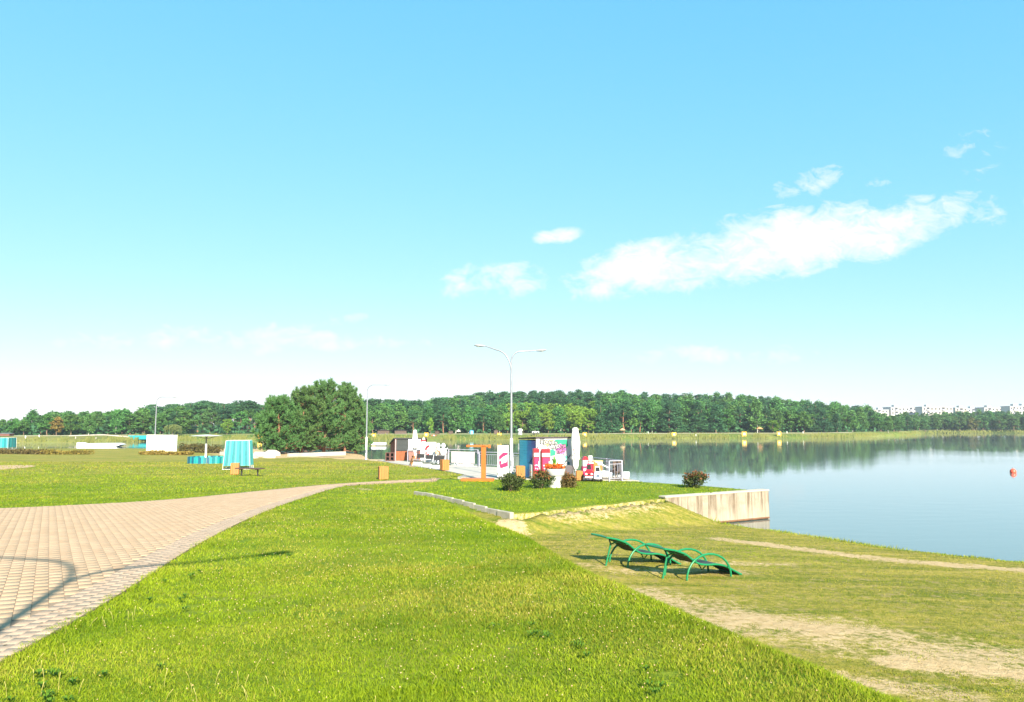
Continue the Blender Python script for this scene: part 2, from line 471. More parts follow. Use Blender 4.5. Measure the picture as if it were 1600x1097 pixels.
# raised lawn terrace beside the quay
def terrace():
    xs = np.linspace(-3.75, 10.6, 60)
    lo = np.interp(xs, [KERB0[0], CORNER[0], WALL0[0], WALL1[0]], [KERB0[1], CORNER[1], WALL0[1], WALL1[1]])
    lo = lo + .24 * sstep(5.75, 5.95, xs)
    hi = np.where(xs < 6.0, 38.6 + 0 * xs, np.interp(xs, [6.0, 6.4, 8.9, 10.2, 10.75], [37.2, 36.6, 34.2, 32.2, 31.5]))
    hi = np.maximum(hi, lo + .05)
    nv = 36; V = []
    for j in range(nv + 1):
        f = j / nv; yy = lo + (hi - lo) * f
        z = CAM_H + terr_z(xs, yy) + .03 * (vnoise(xs, yy, 1.2, 9) - .5)
        V.append(np.stack([xs, yy, z], 1))
    low = V[0].copy(); low[:, 2] -= .9; hig = V[-1].copy(); hig[:, 2] -= 1.3
    V = np.concatenate([low[None], np.array(V), hig[None]]).reshape(-1, 3)
    n = len(xs); r = nv + 3
    i = (np.arange(r - 1)[:, None] * n + np.arange(n - 1)[None, :]).ravel()
    me = np_mesh('lawn_terrace', V, np.stack([i, i + 1, i + n + 1, i + n], 1), [M_LAWN], smooth=False)
    s, d = masks(V[:, 0], V[:, 1])
    e = dist_line([CORNER, WALL0], V[:, 0], V[:, 1])
    attr(me, 'sand', np.maximum(s * 0, .55 * np.exp(-(e / .35) ** 2))); attr(me, 'dry', .12 + .5 * np.exp(-(e / .6) ** 2))
    structure('terrace_lawn', me)['kind'] = 'structure'
terrace()

# ---------------------------------------------------------------- lake
def lake():
    m, t, b, out = new_mat('lake_water')
    tc = t.n('ShaderNodeTexCoord'); v = tc.outputs['Object']
    mp = t.n('ShaderNodeMapping'); mp.inputs['Scale'].default_value = (.55, 1.6, 1); t.l(v, mp.inputs[0])
    calm = t.ramp(t.noise(v, .03, 4), [(.40, .08), (.60, .85)])
    h = t.m('ADD', t.m('MULTIPLY', t.noise(mp.outputs[0], .9, 3, .5), .7), t.m('MULTIPLY', t.noise(mp.outputs[0], 3.2, 2, .5), .25))
    bp = t.n('ShaderNodeBump'); bp.inputs['Distance'].default_value = 0.012
    t.l(t.m('MULTIPLY', calm, .9), bp.inputs['Strength'])
    t.l(h, bp.inputs['Height']); t.l(bp.outputs[0], b.inputs['Normal'])
    b.inputs['Base Color'].default_value = (.115, .145, .132, 1)
    b.inputs['Roughness'].default_value = 0.03; b.inputs['IOR'].default_value = 1.33
    b.inputs['Specular IOR Level'].default_value = 0.5
    xs = axis((-3000, -300, 300), (-300, 300, 25), (300, 3000, 300)); ys = axis((-60, 400, 20), (400, 6000, 400))
    X, Y = np.meshgrid(xs, ys); n = len(xs)
    i = (np.arange(len(ys) - 1)[:, None] * n + np.arange(n - 1)[None, :]).ravel()
    me = np_mesh('lake_water', np.stack([X.ravel(), Y.ravel(), 0 * X.ravel()], 1), np.stack([i, i + 1, i + n + 1, i + n], 1), [m])
    structure('water', me)
lake()

# ---------------------------------------------------------------- far shore: bank, path and wooded hill
SH_PX = [-1400, -600, 0, 110, 200, 300, 420, 600, 740, 900, 1000, 1250, 1320, 1380, 1415, 1440, 1460, 1600, 2200, 3000]
SH_PY = [692.5, 692.5, 692, 691.5, 690, 688.5, 688, 687, 687, 687, 685.5, 684.5, 683.5, 681.5, 679.8, 678, 677.0, 676.8, 676.5, 676.5]
TOP_PX = [-1400, -600, 0, 40, 55, 150, 200, 240, 280, 340, 400, 430, 560, 620, 655, 680, 740, 800, 900, 970, 1030, 1100, 1170, 1200, 1260, 1320, 1362, 1372, 1420, 1500, 1600, 2200, 3000]
TOP_PY = [650, 655, 657, 655, 648, 646, 645, 640, 635, 631, 634, 635, 625, 627, 630, 625, 616, 613, 610, 608.5, 612, 614, 613, 619, 628, 636, 641, 648, 647, 644.5, 643, 638, 638]
def upx(px): return (px - 800) / F
def shore_d(u): return CAM_H * F / (np.interp(u * F + 800, SH_PX, SH_PY) - 662.0)
HILL = 95.0
def top_z(u):
    """height of the tree tops on the hill crest"""
    return CAM_H + (662 - np.interp(u * F + 800, TOP_PX, TOP_PY)) / F * (shore_d(u) + HILL)
def crest_h(u): return np.maximum(1.5, top_z(u) - 8.6)
def far_z(u, s):
    g = crest_h(u)
    bank = np.interp(s, [-6, -.5, 0, .8, 3, 8, 14], [-1.2, -.2, .12, .45, .8, 1.25, 1.4])
    return bank + (g - 1.4) * sstep(13, HILL + 8, s)
def far_shore():
    us = np.concatenate([np.linspace(-1.9, -.75, 24)[:-1], np.linspace(-.75, .75, 300), np.linspace(.75, 1.9, 24)[1:]])
    ss = np.array([-6, -2, -.5, 0, .8, 2, 3.5, 5, 6.5, 8, 9.2, 10.4, 12, 14, 20, 30, 45, 60, 80, 105, 140, 220, 400, 1200, 4000])
    Uu, S = np.meshgrid(us, ss)
    Yd = shore_d(Uu) + S
    wob = .8 * (vnoise(Uu * 200, S * 0, 6, 3) - .5) * (S < 9)
    Z = far_z(Uu, S - wob)
    V = np.stack([(Uu * Yd).ravel(), Yd.ravel(), Z.ravel()], 1)
    n = len(us); i = (np.arange(len(ss) - 1)[:, None] * n + np.arange(n - 1)[None, :]).ravel()
    m, t, b, out = new_mat('far_bank')
    tc = t.n('ShaderNodeTexCoord'); v = tc.outputs['Object']
    pth = t.n('ShaderNodeAttribute', attribute_name='path').outputs['Fac']
    wood = t.n('ShaderNodeAttribute', attribute_name='wood').outputs['Fac']
    n1 = t.noise(v, .35, 5, .65); n2 = t.noise(v, .06, 3)
    g = t.mix(t.ramp(n1, [(.3, 0), (.7, 1)]), (.062, .105, .020), (.145, .175, .036))
    g = t.mix(t.ramp(n2, [(.45, 0), (.65, 1)]), g, (.20, .18, .06))
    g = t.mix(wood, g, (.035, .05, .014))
    g = t.mix(pth, g, (.50, .45, .34))
    t.l(g, b.inputs['Base Color']); b.inputs['Roughness'].default_value = .95; b.inputs['Specular IOR Level'].default_value = .05
    me = np_mesh('far_shore', V, np.stack([i, i + 1, i + n + 1, i + n], 1), [m], smooth=True)
    p = np.where((S > 8.5) & (S < 10.9), .9, 0) * np.where(((Uu > upx(560)) & (Uu < upx(1330))) | (Uu < upx(220)), 1, .25)
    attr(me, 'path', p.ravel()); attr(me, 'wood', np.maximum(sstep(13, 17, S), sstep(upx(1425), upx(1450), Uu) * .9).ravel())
    structure('far_shore', me)
far_shore()
def far_pt(px, s):
    u = upx(px); y = float(shore_d(u)) + s
    return Vector((u * y, y, float(far_z(u, s))))

# reeds along the far waterline
def reeds():
    n = 9000
    u = rng.uniform(-.74, .74, n); s = rng.gamma(1.2, .9, n) - .4
    dens = vnoise(u * 300, u * 0, 5, 4)
    k = (dens > .38) | (rng.random(n) < .2); u, s, dens = u[k], s[k], dens[k]; n = len(u)
    y = shore_d(u) + s; x = u * y; z = np.maximum(far_z(u, s), -.1)
    hgt = rng.uniform(.35, .9, n) * (.5 + .7 * dens); wd = rng.uniform(.06, .16, n); lean = rng.normal(0, .12, n)
    a = np.stack([x - wd, y, z], 1); bb = np.stack([x + wd, y, z], 1)
    c = np.stack([x + wd * .4 + lean, y + rng.normal(0, .05, n), z + hgt], 1); d = np.stack([x - wd * .4 + lean, y, z + hgt], 1)
    V = np.stack([a, bb, c, d], 1).reshape(-1, 3)
    me = np_mesh('reeds', V, np.arange(4 * n).reshape(-1, 4), [leaf_mat('reed', (.09, .13, .025), (.21, .21, .055))])
    stuff('reeds', me)
reeds()

# ---------------------------------------------------------------- trees
def leaf_quads(C, size, flat=0.0, aspect=1.0, seed=0):
    """one randomly turned quad per centre"""
    g = np.random.default_rng(seed); n = len(C)
    a = g.normal(size=(n, 3)); a[:, 2] *= (1 - flat); a /= np.linalg.norm(a, axis=1)[:, None]
    b = g.normal(size=(n, 3)); b -= (b * a).sum(1)[:, None] * a; b /= np.linalg.norm(b, axis=1)[:, None]
    s = size * g.uniform(.6, 1.3, n)[:, None]
    a = a * s; b = b * s * aspect
    V = np.stack([C - a - b * .4, C + a * .2 - b, C + a + b * .4, C - a * .2 + b], 1).reshape(-1, 3)
    return V, np.arange(4 * n).reshape(-1, 4)
def limbs(mb, h, r, crown_c, n, seed, top=.9):
    g = random.Random(seed)
    pts = [(0, 0, -.3)]; x = y = 0
    for i in range(1, 7):
        x += g.uniform(-.03, .03) * h; y += g.uniform(-.03, .03) * h
        pts.append((x, y, h * top * i / 6))
    mb.tube(pts, [r * (1.25 if i == 0 else 1 - .82 * i / 6) for i in range(7)], 7)
    for k in range(n):
        i = g.randint(2, 5); p = Vector(pts[i]); an = g.uniform(0, 6.28); ln = g.uniform(.55, 1.0) * crown_c
        q = p + Vector((math.cos(an) * ln, math.sin(an) * ln, g.uniform(.15, .6) * ln))
        mid = p.lerp(q, .5) + Vector((0, 0, -.06 * ln))
        mb.tube([p, mid, q], [r * .34, r * .22, r * .06], 5)
def tree_mesh(name, kind, seed, leaf, bark, dens=1.0):
    """unit-scale trees about 8 m tall"""
    g = np.random.default_rng(seed)
    mb = MB(); Cs = []
    if kind == 'broad':
        limbs(mb, 7.0, .16, 2.0, 9, seed)
        nb = 46
        th = g.uniform(0, 6.283, nb); cz = g.uniform(-1, 1, nb); rr = np.sqrt(1 - cz ** 2)
        lob = 1 + .22 * np.sin(3 * th + g.uniform(0, 6)) + .15 * np.sin(5 * cz + g.uniform(0, 6))
        k = g.uniform(.55, 1.0, nb) ** .6
        cen = np.stack([2.05 * rr * np.cos(th) * lob * k, 2.05 * rr * np.sin(th) * lob * k, 4.5 + 3.2 * cz * k], 1)
        for c in cen:
            n = int(52 * dens); q = g.normal(size=(n, 3)); q /= np.linalg.norm(q, axis=1)[:, None]
            Cs.append(c + q * (g.uniform(.45, .95) * g.uniform(.5, 1, n)[:, None]) * [1, 1, .75])
        size, flat, asp = .25, .2, .75
    elif kind == 'tallpine':
        limbs(mb, 8.2, .15, 1.2, 8, seed, .97)
        for j in range(26):
            z = g.uniform(4.2, 8.3); r = 1.45 * math.sqrt(max(.05, 1 - ((z - 5.7) / 2.75) ** 2)); an = g.uniform(0, 6.28); rd = r * g.uniform(.35, 1)
            n = int(60 * dens); q = g.normal(size=(n, 3))
            Cs.append(np.array([rd * math.cos(an), rd * math.sin(an), z]) + q * [.36, .36, .17])
        size, flat, asp = .27, .2, .36
    elif kind == 'conifer':
        limbs(mb, 8.2, .14, .8, 4, seed, .98)
        for j in range(64):
            f = g.uniform(0, 1) ** .85; z = 8.4 - 7.6 * f; r = (.18 + 1.75 * f ** .8); an = g.uniform(0, 6.28); rd = r * g.uniform(.35, 1)
            n = int(34 * dens); q = g.normal(size=(n, 3))
            Cs.append(np.array([rd * math.cos(an), rd * math.sin(an), z - .25 * rd]) + q * [.30, .30, .20])
        size, flat, asp = .27, .1, .38
    elif kind == 'birch':
        limbs(mb, 8.2, .11, 1.1, 9, seed, .95)
        for j in range(44):
            f = g.uniform(0, 1); z = 1.4 + 6.9 * f; r = 1.5 * math.sin(math.pi * min(1, (.18 + .82 * f))) ** .7 + .15; an = g.uniform(0, 6.28); rd = r * g.uniform(.4, 1)
            n = int(46 * dens); q = g.normal(size=(n, 3))
            Cs.append(np.array([rd * math.cos(an), rd * math.sin(an), z]) + q * [.36, .36, .42])
        size, flat, asp = .23, .2, .75
    elif kind == 'willow':
        limbs(mb, 4.6, .2, 1.6, 10, seed, .85)
        for j in range(110):
            an = g.uniform(0, 6.28); rd = 2.7 * math.sqrt(g.uniform(.05, 1)); z0 = 5.4 - .28 * rd ** 1.5
            ln = g.uniform(1.2, 3.6) * (.4 + rd / 3.2); n = int(36 * dens); tt = g.uniform(0, 1, n)
            Cs.append(np.stack([rd * math.cos(an) * (1 + .06 * tt) + g.normal(0, .1, n), rd * math.sin(an) * (1 + .06 * tt) + g.normal(0, .1, n), z0 - ln * tt], 1))
        size, flat, asp = .17, -.8, .45
    C = np.concatenate(Cs); C = C[C[:, 2] > .15]
    LV, LF = leaf_quads(C, size, flat, asp, seed)
    tm = mb.mesh('t', bark); n0 = len(tm.vertices)
    tv = np.empty(n0 * 3, np.float32); tm.vertices.foreach_get('co', tv); tv = tv.reshape(-1, 3)
    quads = [list(p.vertices) for p in tm.polygons if len(p.vertices) == 4]
    bpy.data.meshes.remove(tm)
    V = np.concatenate([tv, LV]); Fq = np.concatenate([np.array(quads), LF + n0])
    mi = np.concatenate([np.zeros(len(quads), int), np.ones(len(LF), int)])
    return np_mesh(name, V, Fq, [bark, leaf], mi)
BARK = pm('bark_brown', (.12, .075, .045), (.20, .13, .08), 5, .9)
BARK_PINE = pm('bark_pine', (.26, .115, .055), (.16, .08, .05), 3, .9)
BARK_BIRCH = pm('bark_birch', (.5, .48, .44), (.2, .19, .17), 4, .8)
L_BROAD = leaf_mat('leaf_broad', (0.043, 0.121, 0.025), (0.095, 0.212, 0.041))
L_BRIGHT = leaf_mat('leaf_bright', (0.091, 0.176, 0.020), (0.189, 0.288, 0.035))
L_PINE = leaf_mat('needles_pine', (0.031, 0.097, 0.034), (0.066, 0.158, 0.052), hue=.02)
L_DARK = leaf_mat('needles_dark', (0.026, 0.087, 0.034), (0.057, 0.144, 0.051), hue=.02)
L_BIRCH = leaf_mat('leaf_birch', (0.050, 0.139, 0.032), (0.101, 0.224, 0.051))
L_GOLD = leaf_mat('leaf_gold', (.20, .17, .035), (.22, .12, .03), var=.1)
L_OLIVE = leaf_mat('leaf_olive', (.12, .13, .04), (.19, .18, .05), var=.1)
L_WILLOW = leaf_mat('leaf_willow', (.13, .17, .045), (.20, .23, .07), var=.1)
L_BLUE = leaf_mat('leaf_dim', (0.054, 0.129, 0.034), (0.095, 0.189, 0.052))
T = {}
for i in range(4):
    T['broad%d' % i] = tree_mesh('broad', 'broad', 20 + i, L_BROAD, BARK)
    T['bright%d' % i] = tree_mesh('bright', 'broad', 40 + i, L_BRIGHT, BARK)
    T['pine%d' % i] = tree_mesh('pine', 'tallpine', 60 + i, L_PINE, BARK_PINE)
    T['conifer%d' % i] = tree_mesh('conifer', 'conifer', 80 + i, L_DARK, BARK)
    T['birch%d' % i] = tree_mesh('birch', 'birch', 100 + i, L_BIRCH, BARK_BIRCH)
    T['dim%d' % i] = tree_mesh('dim', 'broad', 120 + i, L_BLUE, BARK)
T['gold0'] = tree_mesh('gold', 'broad', 140, L_GOLD, BARK)
T['olive0'] = tree_mesh('olive', 'broad', 141, L_OLIVE, BARK)
T['willow0'] = tree_mesh('willow', 'willow', 150, L_WILLOW, BARK)
T_KIND = {'broad': ('broadleaf_tree', 'mid green broadleaf tree'), 'bright': ('broadleaf_tree', 'bright green round broadleaf tree'), 'pine': ('pine_tree', 'tall bare trunked pine'),
          'conifer': ('fir_tree', 'dark narrow conifer'), 'birch': ('birch_tree', 'slender pale trunked birch'), 'dim': ('broadleaf_tree', 'hazy blue green broadleaf tree')}
def plant(kind, p, h, wid, label, group, name=None):
    me_ = T[kind + str(random.randint(0, 3))] if kind + '1' in T else T[kind + '0']
    o = bpy.data.objects.new(name or T_KIND[kind][0], me_); link(o)
    o.location = p; sc = h / 8.2; o.scale = (sc * wid, sc * wid, sc); o.rotation_euler.z = random.uniform(0, 6.28)
    return tag(o, label, 'tree', group)
def zone(px, s):
    """what grows where on the far side: weights of the kinds and how the place is called"""
    if px < 235: return ({'broad': 5, 'birch': 2, 'dim': 2, 'conifer': 1}, 'the wood behind the white ski ramp')
    if px < 420: return ({'pine': 8, 'conifer': 1} if s > 30 else {'broad': 3, 'conifer': 2, 'dim': 2}, 'the wood behind the white board')
    if px < 640: return ({'broad': 4, 'birch': 3} if s < 45 else {'pine': 4, 'conifer': 4}, 'the wood behind the wooden hut')
    if px < 770: return ({'pine': 5, 'conifer': 3, 'birch': 3}, 'the wood behind the orange post')
    if px < 935: return ({'bright': 6, 'birch': 1} if s < 40 else {'pine': 4, 'conifer': 4}, 'the wood behind the graffiti kiosk')
    if px < 1200: return ({'birch': 4, 'conifer': 4, 'broad': 3, 'pine': 1}, 'the hill wood opposite the concrete wall')
    if px < 1368: return ({'birch': 3, 'conifer': 4, 'broad': 3}, 'the low end of the wooded hill')
    return ({'dim': 6, 'conifer': 1, 'birch': 1}, 'the trees below the apartment blocks')
def forest():
    count = 0
    for row, s0 in enumerate([15.5, 21, 28, 37, 47, 58, 70, 83, HILL + 2]):
        u = upx(-70)
        while u < upx(1668):
            px = u * F + 800
            far = px > 1368
            s = s0; wt, place = zone(px, s)
            place = ('at the foot of ' if row < 2 else 'inside ' if row < 6 else 'on the skyline of ') + place
            if far and row > 4: u += .03; continue
            if far: s = max(4.5, s0 - 9)
            else: s = s0
            y0 = float(shore_d(u)) + s
            step = (3.5 if s < 30 else 3.9) if not far else 4.6
            if 290 < px < 420 and s < 37 and random.random() < .55: u += step / y0; continue
            u2 = u + random.uniform(-.3, .3) * step / y0; s2 = s + random.uniform(-2.5, 2.5)
            kind = random.choices(list(wt), list(wt.values()))[0]
            tz = float(top_z(u2)); gz = float(far_z(u2, s2))
            full = min(8.6, max(3.5, tz - float(far_z(u2, HILL))))
            if far: full = min(9.0, max(4, tz - 1.6))
            frac = .62 + .38 * min(1, s / 45.0)
            if px < 235: frac = .7 + .3 * min(1, s / 30.)
            if 1200 > px > 935: frac = .95
            h = full * (frac if not far else min(1, .8 + .05 * row)) * (random.uniform(.86, 1.08) if row < 6 else random.uniform(.93, 1.04))
            wid = random.uniform(.85, 1.2) * (1.5 if kind in ('pine', 'conifer') else 1.22) * (8.2 / max(full, 6.5)) ** .3
            yy = float(shore_d(u2)) + s2
            plant(kind, (u2 * yy, yy, gz - .1), h, wid, T_KIND[kind][1] + ' ' + place, T_KIND[kind][1] + ' ' + place)
            count += 1
            u += step * random.uniform(.8, 1.2) / y0
    return count
N_TREES = forest()
# single trees that stand out
plant('willow', far_pt(273, 6.5), 4.2, 1.35, 'pale weeping willow behind the white board', None, 'willow_tree')
plant('gold', far_pt(93, 12.0), 4.3, 1.15, 'orange and yellow autumn tree on the far bank', None, 'autumn_tree')
plant('olive', far_pt(1516, 4.5), 6.0, 1.35, 'olive gold round tree by the water below the apartment blocks', None, 'willow_tree')
plant('bright', far_pt(357, 9.0), 4.2, 1.1, 'small round green tree between the grey shade and the pines', None)
plant('bright', far_pt(673, 11.5), 4.4, .7, 'pale green slim tree behind the white umbrella and hut', None)
plant('bright', far_pt(1206, 11.0), 3.8, 1.5, 'light green bushy tree just beside the last yellow board', None)
# understory that closes the foot of the wood
def understory():
    n = 5200
    u = rng.uniform(-.74, .74, n); s = rng.uniform(13.5, 27, n)
    y = shore_d(u) + s
    C = np.stack([u * y, y, far_z(u, s) + rng.uniform(0, 1.0, n) ** 1.5 * 2.0], 1)
    V, Fq = leaf_quads(C, .45, .2, .8, 5)
    stuff('undergrowth', np_mesh('undergrowth', V, Fq, [L_DARK]))
understory()
# ---------------------------------------------------------------- brick path, plaza, kerb, wall
def up3(px, py): return gnd(px, py)
EDGE_R = [(-3.2, 0.5), (-3.4, 3.0)] + [tuple(gnd(*p)[:2]) for p in [(0, 1040), (100, 985), (200, 924), (300, 856), (400, 806), (450, 786), (520, 763)]]
EDGE_R += [(-7.25, 33.6), (-6.3, 34.6), (-4.6, 35.8), (-2.4, 37.4)]
EDGE_L = [tuple(gnd(*p)[:2]) for p in [(735, 745), (700, 747), (600, 752), (500, 758), (400, 768), (250, 783), (100, 791), (0, 795.5)]] + [(-17, 18.6), (-26, 17.5), (-34, 16)]
EDGE_L[0] = (-2.6, 39.6)
PATH = EDGE_R + EDGE_L + [(-34, 0.5)]
def offset_line(pts, d):
    out = []
    for i, p in enumerate(pts):
        a = pts[max(i - 1, 0)]; b = pts[min(i + 1, len(pts) - 1)]
        tx, ty = b[0] - a[0], b[1] - a[1]; L = math.hypot(tx, ty)
        out.append((p[0] - ty / L * d, p[1] + tx / L * d))
    return out
def dense(pts, st):
    out = []
    for (x0, y0), (x1, y1) in zip(pts[:-1], pts[1:]):
        n = max(1, int(math.hypot(x1 - x0, y1 - y0) / st))
        out += [(x0 + (x1 - x0) * i / n, y0 + (y1 - y0) * i / n) for i in range(n)]
    return out + [pts[-1]]
def smooth_line(pts, it=2):
    for _ in range(it):
        q = [pts[0]]
        for a, b in zip(pts[:-1], pts[1:]):
            q += [(a[0] * .75 + b[0] * .25, a[1] * .75 + b[1] * .25), (a[0] * .25 + b[0] * .75, a[1] * .25 + b[1] * .75)]
        pts = q + [pts[-1]]
    return pts
EDGE_R = smooth_line(EDGE_R); EDGE_L = smooth_line(EDGE_L)
PATH = EDGE_R + EDGE_L + [(-34, 0.5)]
def sheet(name, poly, mat, dz, st=.7, zf=ground_rel, skirt=.12):
    """a sheet that follows the ground inside a polygon, with a small skirt"""
    bm = bmesh.new()
    vs = [bm.verts.new((x, y, 0)) for x, y in dense(poly + [poly[0]], st)[:-1]]
    f = bm.faces.new(vs)
    xs = [v.co.x for v in vs]; ys = [v.co.y for v in vs]
    bmesh.ops.triangulate(bm, faces=[f])
    def cut(axis, lo, hi, s):
        c = lo + s
        while c < hi:
            no = Vector((1, 0, 0)) if axis == 0 else Vector((0, 1, 0))
            bmesh.ops.bisect_plane(bm, geom=bm.verts[:] + bm.edges[:] + bm.faces[:], plane_co=no * c, plane_no=no)
            c += s
    cut(0, min(xs), max(xs), st * 1.6); cut(1, min(ys), max(ys), st * 1.6)
    co = np.array([v.co[:] for v in bm.verts])
    z = CAM_H + zf(co[:, 0], co[:, 1]) + dz
    for v, zz in zip(bm.verts, z): v.co.z = zz
    be = [e for e in bm.edges if e.is_boundary]
    r = bmesh.ops.extrude_edge_only(bm, edges=be)
    for g in r['geom']:
        if isinstance(g, bmesh.types.BMVert): g.co.z -= skirt
    bmesh.ops.recalc_face_normals(bm, faces=bm.faces)
    me = bpy.data.meshes.new(name); bm.to_mesh(me); bm.free(); me.materials.append(mat)
    if sum(p.normal.z for p in me.polygons) < 0: me.flip_normals()
    return me
def paver_mat(name, c1, c2, c3):
    m, t, b, out = new_mat(name)
    g = t.n('ShaderNodeNewGeometry'); oi = t.n('ShaderNodeObjectInfo'); tc = t.n('ShaderNodeTexCoord')
    r = t.m('FRACT', t.m('ADD', g.outputs['Random Per Island'], oi.outputs['Random']))
    col = t.mix(r, c1, c2)
    # drifting stains over several bricks, in world space
    st = t.ramp(t.noise(g.outputs['Position'], 1.3, 5, .65), [(.35, 0), (.7, 1)])
    col = t.mix(t.m('MULTIPLY', st, .45), col, c3)
    sp = t.ramp(t.noise(g.outputs['Position'], 60, 3), [(.3, .80), (.7, 1.08)])
    col = t.mix(1.0, col, sp, 'MULTIPLY')
    t.l(col, b.inputs['Base Color']); b.inputs['Roughness'].default_value = .85; b.inputs['Specular IOR Level'].default_value = .2
    bp = t.n('ShaderNodeBump'); bp.inputs['Strength'].default_value = .35; bp.inputs['Distance'].default_value = .01
    t.l(t.noise(g.outputs['Position'], 90, 3), bp.inputs['Height']); t.l(bp.outputs[0], b.inputs['Normal'])
    return m
M_PAVER = paver_mat('paver_pink', (.44, .285, .165), (.51, .345, .21), (.42, .295, .19))
M_KERBBRICK = paver_mat('paver_edge', (.40, .275, .185), (.47, .335, .23), (.34, .26, .185))
M_JOINT = pm('joint_sand', (.20, .135, .085), (.29, .205, .13), 9, .95, .4)
path = structure('path', sheet('path', PATH, M_JOINT, .0195))
def paver_template(L, Wd, H=.026, b=.0015):
    x, y = L / 2, Wd / 2
    v = [(-x, -y, 0), (x, -y, 0), (x, y, 0), (-x, y, 0), (-x, -y, H - b), (x, -y, H - b), (x, y, H - b), (-x, y, H - b),
         (-x + b, -y + b, H), (x - b, -y + b, H), (x - b, y - b, H), (-x + b, y - b, H)]
    f = [(0, 1, 5, 4), (1, 2, 6, 5), (2, 3, 7, 6), (3, 0, 4, 7), (4, 5, 9, 8), (5, 6, 10, 9), (6, 7, 11, 10), (7, 4, 8, 11), (8, 9, 10, 11)]
    return np.array(v, float), np.array(f)
def pavers():
    d = np.array([-.527, .85]); nrm = np.array([.85, .527])
    pa, pb = .245, .142
    A, B = np.meshgrid(np.arange(0, 200), np.arange(-330, 170))
    a = (A + .5 * (B % 2)) * pa - 4; b = B * pb
    x = (a * d[0] + b * nrm[0]).ravel(); y = (a * d[1] + b * nrm[1]).ravel()
    k = (y > 2.5) & (y < 37.5) & (np.abs(x) < .74 * y + .6); x, y = x[k], y[k]
    k = inside(PATH, x, y); x, y = x[k], y[k]
    k = (dist_line(EDGE_R, x, y) > .47) & (dist_line(EDGE_L, x, y) > .12); x, y = x[k], y[k]
    ang = np.full(len(x), math.atan2(d[1], d[0])); typ = np.zeros(len(x), int)
    ex, ey, ea = [], [], []
    for j, off in enumerate((.065, .176, .287, .398)):
        ln = dense(offset_line(EDGE_R, off), .01); st = .215; acc = (j % 2) * .1
        last = None
        for p in ln:
            if last is None: last = p; continue
            acc += math.hypot(p[0] - last[0], p[1] - last[1])
            if acc >= st:
                acc -= st
                if 2.5 < p[1] < 33.0 and abs(p[0]) < .74 * p[1] + .6: ex.append(p[0]); ey.append(p[1]); ea.append(math.atan2(p[1] - last[1], p[0] - last[0]))
            last = p
    x = np.concatenate([x, ex]); y = np.concatenate([y, ey]); ang = np.concatenate([ang, ea]); typ = np.concatenate([typ, np.ones(len(ex), int)])
    z = CAM_H + ground_rel(x, y) + .006 + rng.normal(0, .0005, len(x)) - .008
    e = .15
    sx = (ground_rel(x + e, y) - ground_rel(x - e, y)) / (2 * e); sy = (ground_rel(x, y + e) - ground_rel(x, y - e)) / (2 * e)
    ang = ang + rng.normal(0, .003, len(x))
    order = np.argsort(x * x + y * y)
    tmpl = [paver_template(.2446, .137), paver_template(.2146, .1085)]
    tm = [np_mesh('paver', *tmpl[0], [M_PAVER]), np_mesh('paver', *tmpl[1], [M_KERBBRICK])]
    vis = [i for i in order if abs(x[i]) < .70 * y[i]]
    near = vis[:300]; ns = set(near)
    for i in near:
        o = bpy.data.objects.new('paver', tm[typ[i]]); COL.objects.link(o); o.parent = path
        up = Vector((-sx[i], -sy[i], 1)).normalized(); xa = Vector((math.cos(ang[i]), math.sin(ang[i]), 0)); xa = (xa - up * xa.dot(up)).normalized()
        Mt = Matrix((xa, up.cross(xa), up)).transposed().to_4x4(); Mt.translation = (x[i], y[i], z[i]); o.matrix_local = Mt
    Vs, Fs, Ms = [], [], []; n0 = 0
    rest = np.array([i for i in order if i not in ns])
    for ty in (0, 1):
        r = rest[typ[rest] == ty]; tv, tf = tmpl[ty]
        c, s = np.cos(ang[r])[:, None], np.sin(ang[r])[:, None]
        lx = c * tv[None, :, 0] - s * tv[None, :, 1]; ly = s * tv[None, :, 0] + c * tv[None, :, 1]
        V = np.stack([x[r][:, None] + lx, y[r][:, None] + ly, z[r][:, None] + tv[None, :, 2] + sx[r][:, None] * lx + sy[r][:, None] * ly], 2).reshape(-1, 3)
        Fq = (tf[None] + (np.arange(len(r)) * len(tv))[:, None, None]).reshape(-1, 4) + n0
        n0 += len(V); Vs.append(V); Fs.append(Fq); Ms.append(np.full(len(Fq), ty))
    me = np_mesh('pavers', np.concatenate(Vs), np.concatenate(Fs), [M_PAVER, M_KERBBRICK], np.concatenate(Ms))
    stuff('brick_paving', me, path)
    return len(x)
N_PAV = pavers()
# the end of another path that curves in at the edge of the lawn
c0 = gnd(-60, 733)
spur = [(c0.x + math.cos(a) * 3.2 - .1, c0.y + math.sin(a) * 6.0) for a in np.linspace(0, 2 * math.pi, 28)[:-1]]
structure('path_spur', sheet('path_spur', spur, M_PAVER, .012))

M_CONC = pm('concrete_pale', (.42, .38, .31), (.32, .285, .23), 1.2, .9, .3)
M_PLAZA = pm('plaza_concrete', (.44, .40, .335), (.36, .32, .265), .6, .9, .2)
near_px = [(735, 744.5), (700, 737), (650, 729.5), (610, 723.5), (590, 719.5)]
PLAZA = [(-2.9, 39.9), (-.9, 38.4), (6.3, 37.1)] + QUAY[3:6] + [(-12.6, 66.0)] + [tuple(gnd(*p)[:2]) for p in near_px[::-1]]
def plaza_z(x, y): return np.where(np.asarray(y) > 40, U_rel(y), U_rel(y) + (-2.84 - U_rel(y)) * sstep(-3.75, .5, x))
structure('plaza_paving', sheet('plaza', PLAZA, M_PLAZA, .035, 1.2, plaza_z, 1.6))
def PZ(px, py):
    return gnd(px, py, lambda x, y: plaza_z(x, y) + .035)
pz = lambda x, y: CAM_H + float(plaza_z(x, y)) + .035

